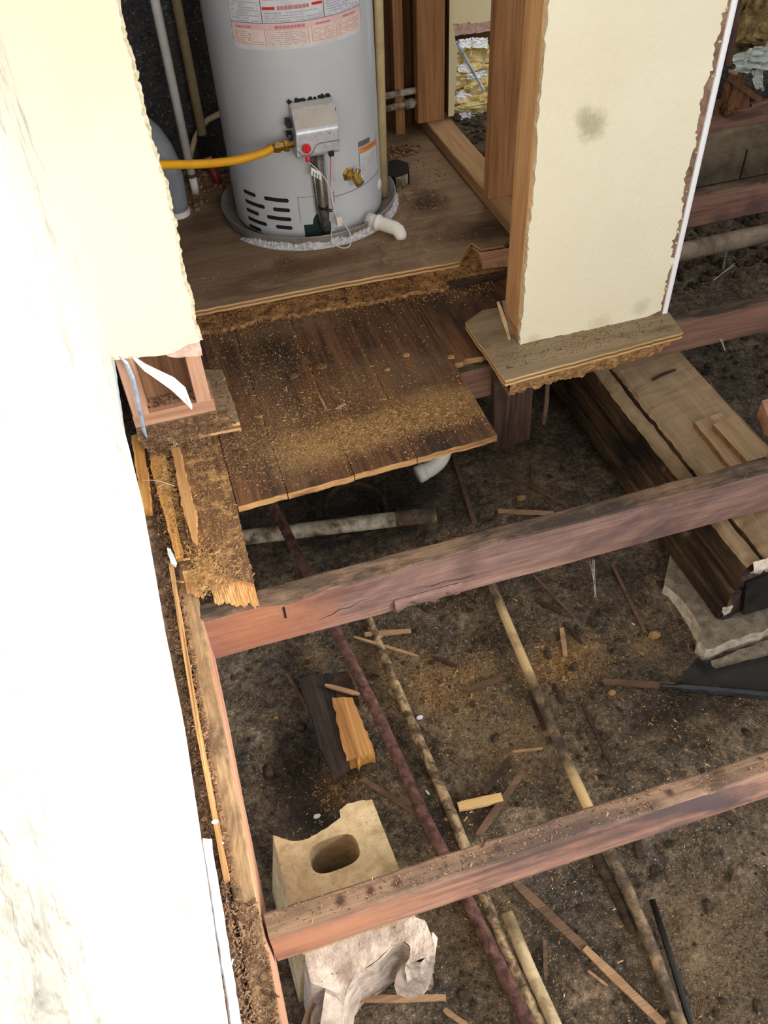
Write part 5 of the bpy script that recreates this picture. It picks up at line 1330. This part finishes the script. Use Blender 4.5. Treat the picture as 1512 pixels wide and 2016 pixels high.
poly_piece('plaster_flake', [(-0.1462, 1.3362), (-0.1394, 1.3292), (-0.1326, 1.2891), (-0.1362, 1.2784), (-0.1437, 1.2870), (-0.1477, 1.3154)], .018, .024, M['facing'], 'white flake in the yellow crumbs left of the torn plank', 'flake', jg=.001, step=.006)

# ------------------------------------------------------------------ right: girder, pad, water
gird = thing('girder', 'heavy built-up timber girder running away under the joists on the right', 'girder', (1.2, 1.8, -0.37))
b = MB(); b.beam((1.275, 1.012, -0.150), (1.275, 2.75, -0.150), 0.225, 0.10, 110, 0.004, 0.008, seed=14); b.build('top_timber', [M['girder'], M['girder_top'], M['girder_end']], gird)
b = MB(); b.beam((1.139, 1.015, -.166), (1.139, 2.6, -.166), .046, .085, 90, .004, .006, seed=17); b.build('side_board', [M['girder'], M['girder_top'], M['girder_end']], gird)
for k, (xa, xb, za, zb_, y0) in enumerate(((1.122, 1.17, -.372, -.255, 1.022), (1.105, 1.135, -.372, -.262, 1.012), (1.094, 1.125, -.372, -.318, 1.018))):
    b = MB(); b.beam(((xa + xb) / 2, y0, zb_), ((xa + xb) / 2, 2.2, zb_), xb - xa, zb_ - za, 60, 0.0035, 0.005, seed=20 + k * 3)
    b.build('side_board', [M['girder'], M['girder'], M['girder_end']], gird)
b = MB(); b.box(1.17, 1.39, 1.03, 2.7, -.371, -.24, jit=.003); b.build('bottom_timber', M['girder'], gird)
b = MB(); b.prism([(1.096, 1.0155, -.318), (1.124, 1.0155, -.318), (1.122, 1.0155, -.345), (1.108, 1.0155, -.352), (1.098, 1.0155, -.335)], (0, -.004, 0)); b.build('broken_tip', M['plaster_crust'], gird)
# pale crust around its end
b = MB()
def crustf(u, v):
    x = 1.122 + u * 0.265; z = -.152 - .07 * v * (0.5 + .8 * abs(nz(u, 3, 0, 7)))
    return (x, 1.006 - 0.012 * math.sin(v * 3.14) + .004 * nz(x, z, 0, 40), z + .006 + .02 * (u - .5) * (u > .5))
b.grid(crustf, 60, 10); b.build('pale_crust', M['plaster_crust'], gird)
b = MB(); b.prism([(1.13, 1.006, -.225), (1.39, 1.006, -.19), (1.39, 1.006, -.365), (1.16, 1.006, -.365)], (0, .02, 0)); b.build('wet_end_grain', M['wet_black'], gird)
sh = [(1.2432, 1.4699), (1.3319, 1.4801), (1.3451, 1.2846), (1.2927, 1.2058), (1.2335, 1.1892)]
b = MB(); b.slab(jag(sh, .02, .001), -.150, -.134, 0, 1); tag(b.build('plywood_shim', [M['shim'], M['ply_dark']]), 'larger lower plywood shim on the girder top', 'shim')
sh = [(1.2696, 1.4283), (1.3425, 1.4434), (1.3509, 1.2991), (1.3277, 1.2772), (1.2747, 1.2763)]
b = MB(); b.slab(jag(sh, .02, .001), -.1335, -.117, 0, 1); tag(b.build('plywood_shim', [M['shim'], M['ply_dark']]), 'smaller upper plywood shim with two nail holes on the girder top', 'shim')
stick('wood_splinter', [(1.2372, 1.6783, -0.1450), (1.2712, 1.6906, -0.1450), (1.3204, 1.6977, -0.1450)], .008, .005, M['stick_dark'], 'dark splinter lying on the far part of the girder top')
b = MB(); b.slab(jag([(1.4258, 1.4528), (1.4881, 1.4574), (1.4168, 1.3516), (1.3977, 1.3797)], .02, .002), -.15, -.10); tag(b.build('wood_offcut', M['plate_x']), 'pale wood block at the right edge of the girder top', 'offcut')

pad = MB()
po = jag([(1.0295, 1.1573), (1.0467, 1.1061), (1.0508, 1.0589), (1.0452, 1.0065), (1.0215, 0.9762), (1.0274, 0.9491), (1.2005, 0.9571), (1.4838, 0.9706), (1.7021, 1.2139), (1.3136, 1.3498), (1.1473, 1.3069)], .02, .004, [0, 1, 2, 3, 4, 5])
pad.slab(po, -.43, -.372, 0, 1)
tag(pad.build('concrete_pad', [M['concrete_grey'], M['plaster_crust']]), 'broken grey concrete pad under the end of the girder', 'pad')
b = MB(); b.slab(jag([(1.0354, 0.9322), (1.1999, 0.9430), (1.3652, 0.9557), (1.3562, 0.9030), (1.1640, 0.8890), (1.0241, 0.9023)], .02, .003), -.44, -.402); tag(b.build('concrete_slab', M['concrete_grey']), 'lower grey concrete ledge in front of the pad by the black water', 'pad')
b = MB()
wp_ = [(0.9281, 0.8896), (0.9651, 0.9252), (1.0047, 0.9457), (1.0329, 0.9055), (1.1708, 0.8991), (1.3449, 0.8876), (1.7225, 0.8778), (1.6382, 0.6994), (1.2642, 0.7773), (1.1136, 0.8130), (0.9929, 0.8621)]
b.slab(jag(wp_, .025, .004), -.41, -.3965); tag(b.build('muddy_puddle', M['water']), 'black puddle of still water below the concrete pad', 'water')
b = MB(); pts = smooth_path([(0.8794, 0.9023, -0.3900), (0.9848, 0.8540, -0.3880), (1.1003, 0.7997, -0.3860), (1.2376, 0.7482, -0.3860)])
b.tube(pts, [.006] * 3 + [.012] * (len(pts) - 3), 8); tag(b.build('wet_stick', M['wet_black']), 'wet black stick along the near edge of the puddle', 'stick')

# ------------------------------------------------------------------ far right: pipe, rubble, insulation
pipe('soil_pipe', 'grey-brown pipe hanging below the farthest joist at the right', [(1.05, 2.17, -.115), (1.60, 2.20, -.105), (2.05, 2.22, -.115), (3.5, 2.27, -.12)], .031, M['soil_pipe'], n=18)
def web(name, a, bb, label, n=5, sag=.01, sp=.004, r=.0007):
    b = MB()
    for k in range(n):
        o1 = Vector((random.gauss(0, sp), random.gauss(0, sp), random.gauss(0, sp))); o2 = Vector((random.gauss(0, sp * .6), random.gauss(0, sp * .6), random.gauss(0, sp * .6)))
        P = [Vector(a) + o1, (Vector(a) + Vector(bb)) / 2 + (o1 + o2) * .3 + Vector((0, 0, -sag)), Vector(bb) + o2]
        b.tube(smooth_path(P, 5), r, 4)
    return tag(b.build(name, M['web']), label, 'cobweb')
web('cobweb', (0.7561, 1.0895, -0.1000), (0.7496, 1.0456, -0.1700), 'wisp of cobweb hanging below the middle joist', 4, 0, .004, .0003)
web('cobweb', (1.8101, 2.2200, -0.1477), (1.8188, 2.2200, -0.2227), 'cobweb strand hanging from the pipe at the right', 4, 0, .005, .0007)
web('cobweb', (1.7545, 2.1000, -0.1227), (1.6542, 2.0500, -0.1315), 'slanting bright cobweb thread below the pipe at the right', 3, .0, .002, .0008)
web('cobweb', (1.4509, 1.7000, -0.0773), (1.4751, 1.7000, -0.1185), 'short cobweb thread below the stub wall joist at the right', 3, 0, .002)
web('hair_thread', (-0.1760, 1.5493, 0.0400), (-0.1044, 1.5119, 0.0300), 'white thread lying over the split boards at the left', 1, -.008, .001, .0009)

def boardp(name, pts, vec, mat, label, cat='board'):
    b = MB(); b.prism(pts, vec); return tag(b.build(name, mat), label, cat)
boardp('sill_beam', [(2.0235, 2.8600, -0.1184), (2.3804, 2.8600, -0.1029), (2.4876, 2.8600, -0.0966), (2.4630, 2.8600, -0.0242), (2.0055, 2.8600, -0.0409)], (0, .09, 0), M['joist_far'], 'dark sill beam lying on the far foundation blocks', 'beam')
boardp('sheathing_board', [(2.1383, 2.9500, -0.0984), (2.2543, 2.9500, -0.0934), (2.2160, 2.9500, 0.0142), (2.1020, 2.9500, 0.0128)], (0, .02, 0), M['backboard'], 'left short dark board above the far sill beam')
boardp('sheathing_board', [(2.2906, 2.9500, -0.0934), (2.3534, 2.9500, -0.0896), (2.3171, 2.9500, 0.0329), (2.2531, 2.9500, 0.0237)], (0, .02, 0), M['backboard'], 'middle short brown board above the far sill beam')
boardp('sheathing_board', [(2.3630, 2.9500, -0.0911), (2.4993, 2.9500, -0.0850), (2.4747, 2.9500, -0.0103), (2.3420, 2.9500, -0.0208)], (0, .02, 0), M['joist_far'], 'right short reddish board above the far sill beam')
boardp('wood_brace', [(2.1793, 2.8800, 0.1292), (2.3242, 2.8800, 0.0339), (2.3222, 2.8800, 0.0116), (2.1723, 2.8800, 0.1086)], (0, .03, 0), M['backboard'], 'dark slanting brace under the pale plastic sheet', 'brace')
boardp('wall_stud_scrap', [(1.9806, 2.7000, 0.4589), (2.0039, 2.7000, 0.4560), (2.0200, 2.7000, 0.2500), (1.9955, 2.7000, 0.2535)], (0, .04, 0), M['scab'], 'dark upright just right of the white corner bead', 'stud')
def batt(name, c0, sx, sy, sz, mat, label, seed, cat='insulation', amp=.35, ax=(1, 0, 0)):
    b = MB()
    def f(u, v):
        th = v * math.pi; ph = u * 2 * math.pi
        d = Vector((math.cos(ph) * math.sin(th), math.sin(ph) * math.sin(th), math.cos(th)))
        k = 1 + amp * nz(d.x, d.y, d.z + seed, 1.8, 4) + amp * .4 * nz(d.x, d.y, d.z + seed, 7, 3)
        s4 = lambda t: math.copysign(abs(t) ** .6, t)
        return (c0[0] + sx * s4(d.x) * k, c0[1] + sy * s4(d.y) * k, c0[2] + sz * s4(d.z) * k)
    b.grid(f, 40, 24)
    return tag(b.build(name, mat), label, cat)
batt('insulation_batt', (2.3291, 3.0500, 0.2541), .13, .06, .12, M['insul_dirty'], 'dirty tan insulation behind the pale plastic sheet at the top right', 2)
batt('insulation_batt', (2.3738, 3.0200, 0.1718), .14, .06, .05, M['insul_dirty'], 'lower dirty tan insulation lump above the pale plastic sheet', 9)
batt('insulation_clump', (2.2161, 2.9200, 0.0494), .03, .03, .07, M['backboard'], 'brown clump hanging beside the plastic sheet', 5, 'clump')
# crumpled plastic sheet
def crumple(name, pts, mat, label, cat, amp=.02, seed=0, nrm=(0, -1, 0), n=26):
    """pts: corner quad; dense crumpled sheet with ragged rim"""
    a, b_, c_, d_ = [Vector(p) for p in pts]; nrm = Vector(nrm); b = MB()
    def f(u, v):
        uu = u + .06 * nz(u, v, seed, 5) * (1 if 0 < u < 1 else 1.8); vv = v + .06 * nz(v, u, seed + 4, 5) * (1 if 0 < v < 1 else 2.2)
        p = (a * (1 - uu) + b_ * uu) * (1 - vv) + (d_ * (1 - uu) + c_ * uu) * vv
        h = abs(nz(u, v, seed, 3.2, 2)) * amp * 2 + nz(u, v, seed + 7, 9, 2) * amp * .5
        return p + nrm * h
    b.grid(f, n, n); b.grid(lambda u, v: Vector(f(u, v)) - nrm * .0015, n, n, flip=True)
    return tag(b.build(name, mat), label, cat)
crumple('plastic_sheet', [(2.1221, 2.8600, 0.2144), (2.3619, 2.8600, 0.2733), (2.3846, 2.8400, 0.1660), (2.1429, 2.8400, 0.1692)], M['plastic_sheet'], 'crumpled pale plastic sheet hanging at the top right', 'plastic', .03, 1)
crumple('plastic_scrap', [(2.2050, 2.8300, 0.1635), (2.2500, 2.8300, 0.1675), (2.2663, 2.8200, 0.0935), (2.2282, 2.8200, 0.1065)], M['plastic_sheet'], 'narrow torn tail below the pale plastic sheet', 'plastic', .01, 3, n=14)
crumple('paper_scrap', [(2.0851, 2.8000, 0.1978), (2.1266, 2.8000, 0.1814), (2.1253, 2.8000, 0.1711), (2.0885, 2.8000, 0.1852)], M['stick_light'], 'tiny tan scrap left below the pale plastic sheet', 'paper', .004, 6, n=8)
# rubble behind the stub wall on the ground
b = MB()
for k in range(260):
    x = random.uniform(1.35, 2.6); y = random.uniform(2.4, 2.78); r = random.uniform(.005, .02)
    b.lathe((x, y, gz(x, y) + r * .3), (random.gauss(0, 1), random.gauss(0, 1), random.gauss(0, .5)), [(-r, r * .3), (-r * .3, r), (r * .6, r * .8), (r, r * .2)], 6)
for k in range(160):
    x = random.uniform(1.3, 2.4); y = random.uniform(1.80, 2.1); r = random.uniform(.004, .014)
    b.lathe((x, y, gz(x, y) + r * .3), (random.gauss(0, 1), random.gauss(0, 1), random.gauss(0, .5)), [(-r, r * .3), (-r * .3, r), (r * .6, r * .8), (r, r * .2)], 6)
tag(b.build('rubble_heap', M['dirt_clod']), 'dark rubble on the ground at the far right', 'rubble', kind='stuff')
# next room through the studs: fallen insulation
batt('insulation_batt', (1.3704, 3.5200, 0.1195), .09, .05, .035, M['insul'], 'yellow insulation batt highest in the heap beyond the closet studs', 12)
batt('insulation_batt', (1.3302, 3.4500, 0.0666), .10, .06, .045, M['insul'], 'yellow insulation batt in the middle of the heap beyond the closet studs', 15)
batt('insulation_batt', (1.3628, 3.4000, 0.0200), .08, .06, .045, M['insul'], 'yellow insulation batt right of the middle of the heap beyond the closet studs', 17)
batt('insulation_batt', (1.3203, 3.3600, -0.0148), .10, .06, .04, M['insul'], 'yellow insulation batt lowest in the heap beyond the closet studs', 19)
for i, (pp, lb) in enumerate((
        ([(1.3179, 3.5000, 0.1898), (1.3737, 3.5000, 0.1896), (1.3549, 3.4600, 0.1669), (1.3162, 3.4600, 0.1760)], 'left of two white facing flaps at the top of the insulation heap'),
        ([(1.3780, 3.5000, 0.1891), (1.4432, 3.5000, 0.1802), (1.4285, 3.4600, 0.1567), (1.3635, 3.4600, 0.1657)], 'right of two white facing flaps at the top of the insulation heap'),
        ([(1.2856, 3.4200, 0.1139), (1.3276, 3.4200, 0.1420), (1.3255, 3.4000, 0.0994), (1.2828, 3.4000, 0.0980)], 'grey-white facing flap below the upper batt in the insulation heap'),
        ([(1.2566, 3.3500, 0.0575), (1.3258, 3.3500, 0.0314), (1.2932, 3.3300, 0.0044), (1.2544, 3.3300, 0.0104)], 'white facing flap left of the lowest batt in the insulation heap'),
        ([(1.2479, 3.3000, -0.0090), (1.2996, 3.3000, -0.0133), (1.2926, 3.2800, -0.0324), (1.2495, 3.2800, -0.0295)], 'left white facing scrap at the foot of the insulation heap'),
        ([(1.2999, 3.3000, -0.0252), (1.3564, 3.3000, -0.0302), (1.3496, 3.2800, -0.0536), (1.2973, 3.2800, -0.0452)], 'right white facing scrap at the foot of the insulation heap'),
        ([(1.3016, 3.3600, 0.1086), (1.3824, 3.3600, 0.1120), (1.3795, 3.3500, 0.0891), (1.3026, 3.3500, 0.0928)], 'white facing band across the middle of the insulation heap'))):
    crumple('facing_flap', pp, M['facing'], lb, 'facing', .009, 20 + i, n=14)
crumple('facing_flap', [(1.6083, 3.5920, 0.1880), (1.6618, 3.5920, 0.1924), (1.6586, 3.5880, 0.1012), (1.6087, 3.5880, 0.0962)], M['facing'], 'white facing seen in the gap beside the stub wall stud', 'facing', .01, 31, n=12)
b = MB(); b.tube([(1.2346, 3.3000, 0.2541), (1.2843, 3.2800, 0.1673), (1.3403, 3.2700, 0.0728)], .006, 6); tag(b.build('metal_strip', M['metal_strip']), 'thin grey strip slanting across the insulation heap', 'strip')
b = MB()
gx = [(1.1606, 3.2000, 0.0230), (1.1879, 3.1500, 0.0146)]
for k in range(120):
    x = random.uniform(1.14, 1.5); y = random.uniform(2.75, 3.4); r = random.uniform(.006, .022)
    b.lathe((x, y, -0.03 + r * .4), (random.gauss(0, 1), random.gauss(0, 1), random.gauss(0, .5)), [(-r, r * .3), (-r * .3, r), (r * .6, r * .8), (r, r * .2)], 6)
tag(b.build('rubble_heap', M['dirt_clod']), 'dark rubble on the floor beyond the closet bottom plate', 'rubble', kind='stuff')
b = MB(); b.box(1.122, 1.9, 2.62, 3.59, -.06, -.03, jit=.003); o_ = b.build('floor_next_room', M['dirt_clod']); tag(o_, kind='structure')

# ------------------------------------------------------------------ fine litter: sawdust and chips, in single meshes
def litter(name, label, pts, size, mats, zfn, flat=0.35, wts=None):
    b = MB()
    for (x, y) in pts:
        s = random.uniform(*size) * .72 * (2.2 if random.random() < .04 else 1)
        a = random.random() * 6.283; l = s * random.uniform(.7, 2.2); w = s * random.uniform(.4, .8); h = s * flat
        ca, sa = math.cos(a), math.sin(a); z = zfn(x, y)
        t = random.uniform(-.5, .5) * l
        vs = [(x + ca * l - sa * w, y + sa * l + ca * w, z), (x - ca * l - sa * w * .6, y - sa * l + ca * w * .6, z), (x - ca * l * .9 + sa * w, y - sa * l * .9 - ca * w, z), (x + ca * l * .8 + sa * w * .8, y + sa * l * .8 - ca * w * .8, z),
              (x + ca * l * .4, y + sa * l * .4, z + h + abs(t) * .3), (x - ca * l * .4, y - sa * l * .4, z + h)]
        b.add(vs, [(0, 5, 4), (0, 1, 5), (1, 2, 5), (2, 3, 4), (2, 4, 5), (3, 0, 4)], 0 if random.random() < (wts or .6) else 1)
    return tag(b.build(name, mats), label, 'sawdust', kind='stuff')
def blob(cx, cy, rx, ry, n, ang=0.0):
    o = []
    for k in range(n):
        gx_, gy_ = random.gauss(0, .5) * rx, random.gauss(0, .5) * ry
        o.append((cx + gx_ * math.cos(ang) - gy_ * math.sin(ang), cy + gx_ * math.sin(ang) + gy_ * math.cos(ang)))
    return o
pts = [(random.uniform(-0.1, 1.5), random.uniform(0.0, 1.15)) for k in range(22000)]
pts = [p for p in pts if random.random() < 0.55 + .9 * nz(p[0], p[1], 0, 4)]
c1, c2, c3, c4, c5 = [(0.4024, 1.0683), (0.6984, 1.0455), (0.2883, 1.1992), (0.4673, 0.9039), (0.0817, 0.9124)]
pts += blob(*c1, .18, .11, 3500) + blob(*c2, .12, .08, 3500) + blob(*c3, .12, .12, 600) + blob(*c4, .2, .2, 900) + blob(*c5, .06, .08, 900)
pts += blob(.6, 1.4, .3, .25, 2500)
def inside(p, poly):
    c = False
    for i in range(len(poly)):
        (x1, y1), (x2, y2) = poly[i], poly[i - 1]
        if (y1 > p[1]) != (y2 > p[1]) and p[0] < (x2 - x1) * (p[1] - y1) / (y2 - y1) + x1: c = not c
    return c
def clear(p):
    if -0.105 < p[0] < 0.16 and 0.30 < p[1] < 0.75: return False
    if p[0] > 1.085 and p[1] > .99: return False
    return not (inside(p, po) or inside(p, wp_))
litter('sawdust_litter', 'tan sawdust and small chips scattered over the dirt in the pit', [p for p in pts if clear(p)], (.0008, .0026), [M['chip'], M['chip_dark']], lambda x, y: gz(x, y) + .0006, wts=.5)
d1, d2, d3, d4, d5 = [(0.5498, 1.5639), (0.3650, 1.5597), (0.3072, 1.6829), (0.1688, 1.5908), (0.1919, 1.9514)]
pts = blob(*d1, .13, .07, 3600) + blob(*d2, .16, .07, 3600) + blob(*d3, .25, .13, 2600) + blob(*d4, .14, .12, 1200) + blob(*d5, .14, .22, 1500) + [(random.uniform(0.0, .66), random.uniform(1.42, 2.1)) for k in range(2600)]
pts = [p for p in pts if 0.022 < p[0] < 0.657 and 1.432 < p[1] < 2.08 and p[1] > 1.41 + .05 * p[0]]
litter('sawdust_litter', 'golden sawdust strewn over the plank patch', pts, (.0008, .0022), [M['chip'], M['chip_dark']], lambda x, y: .0196, wts=.6)
pts = [(random.uniform(-0.095, 0.018), random.uniform(1.2, 1.72)) for k in range(2200)] + blob(-.03, 1.24, .05, .07, 700)
pts = [p for p in pts if -0.085 + .0 * p[1] < p[0] < 0.017 and 1.19 < p[1] < 1.74]
litter('sawdust_litter', 'brown crumbs over the leftmost torn plank', pts, (.001, .003), [M['debris'], M['chip']], lambda x, y: .0182, wts=.7)
pts = [(random.uniform(0.76, 1.24), random.uniform(1.63, 1.712)) for k in range(900)]
litter('sawdust_litter', 'dusty crumbs along the foot of the stub wall', pts, (.0008, .002), [M['chip_dark'], M['dirt_clod']], lambda x, y: .0513)
pts = [(random.uniform(0.0, 1.0), random.uniform(2.2, 2.42)) for k in range(500)]
pts = [p for p in pts if math.hypot(p[0] - HC.x, p[1] - HC.y) > .305 and p[1] > 2.25]
litter('sawdust_litter', 'few pale crumbs on the closet floor', pts, (.001, .003), [M['chip'], M['chip_dark']], lambda x, y: .0503)
def top_pts(y0, w, x0, x1, n): return [(random.uniform(x0, x1), y0 + random.uniform(-w, w)) for k in range(n)]
litter('sawdust_litter', 'fine crumbs along the top of the nearest joist', top_pts(.516, .017, -.09, .9, 900), (.0006, .0018), [M['chip'], M['dirt_clod']], lambda x, y: .0004)
litter('sawdust_litter', 'fine crumbs along the top of the middle joist', top_pts(1.158, .02, .0, 1.0, 900), (.0006, .0018), [M['chip_dark'], M['dirt_clod']], lambda x, y: -.001)
litter('sawdust_litter', 'dirt lying in the cut-out on the bottom plate of the left wing wall', [(random.uniform(-.126, -.014), random.uniform(1.745, 1.788)) for k in range(500)], (.001, .003), [M['debris'], M['dirt_clod']], lambda x, y: .0835)
# sawdust piled on the split boards at the left
pts = blob(-.085, 1.30, .03, .08, 500) + blob(-.12, 1.55, .03, .2, 1500) + blob(-.09, 1.69, .05, .03, 600) + blob(-.075, 1.235, .03, .05, 1500)
litter('sawdust_litter', 'yellow crumbs over the split boards by the left wall', pts, (.0012, .0034), [M['chip'], M['particle']], lambda x, y: .022, wts=.5)
litter('plaster_specks', 'white specks of plaster scattered over the plank patch', [(random.uniform(.03, .65), random.uniform(1.45, 2.05)) for k in range(130)], (.0008, .0022), [M['facing'], M['chip']], lambda x, y: .0198, wts=.7)
litter('plaster_specks', 'white specks of plaster scattered over the pit floor', [p for p in [(random.uniform(-.05, 1.2), random.uniform(0.1, 1.1)) for k in range(420)] if clear(p)], (.0008, .0024), [M['facing'], M['stick_yellow']], lambda x, y: gz(x, y) + .001, wts=.4)
litter('plaster_specks', 'white specks of plaster in the debris at the left wall foot', [(random.uniform(-.165, -.14), random.uniform(.3, 1.6)) for k in range(90)], (.001, .0026), [M['facing'], M['chip']], lambda x, y: .004, wts=.7)
# crumbs drifted along the plank joints, over the plywood scrap and the torn corner
pts = []
for xj in (.137, .298, .453):
    pts += [(xj + random.gauss(-.004, .005), random.uniform(1.44, 2.05)) for k in range(420)]
litter('sawdust_litter', 'tan dust drifted along the joints of the plank patch', [p for p in pts if p[0] > .023], (.0008, .002), [M['chip'], M['chip_dark']], lambda x, y: .0196, wts=.7)
pts = [(random.uniform(-.16, .06), random.uniform(1.655, 1.725)) for k in range(4500)] + [(random.uniform(-.15, .0), random.gauss(1.648, .01)) for k in range(1500)] + [(random.uniform(.036, .07), random.uniform(1.66, 1.95)) for k in range(250)]
litter('sawdust_litter', 'brown crumbs over the plywood scrap below the left wing wall', pts, (.001, .003), [M['debris'], M['chip_dark']], lambda x, y: .0463 if y > 1.66 else max(.019, .0463 - (1.66 - y) * 1.2), wts=.7)
pts = blob(.06, 1.60, .08, .16, 2200)
litter('sawdust_litter', 'brown crumbs over the left side of the plank patch', [p for p in pts if .022 < p[0] and 1.44 < p[1] < 2], (.001, .003), [M['debris'], M['chip_dark']], lambda x, y: .0198, wts=.5)
# clods and bark on the dirt
b = MB()
for k in range(700):
    x = random.uniform(-.1, 1.5); y = random.uniform(-.05, 1.7)
    if not clear((x, y)): continue
    r = random.choice([.003, .004, .006, .009]) * random.uniform(.6, 1.2)
    if x < .12 and .7 < y < 1.1: r *= 1.5
    b.lathe((x, y, gz(x, y) + r * .15), (random.gauss(0, 1), random.gauss(0, 1), random.gauss(0, .4)), [(-r * random.uniform(.8, 2), r * .3), (-r * .3, r), (r * .6, r * .75), (r * random.uniform(.9, 2), r * .2)], 6)
tag(b.build('dirt_clods', M['dirt_clod']), 'dark clods of earth and bark over the pit floor', 'dirt', kind='stuff')
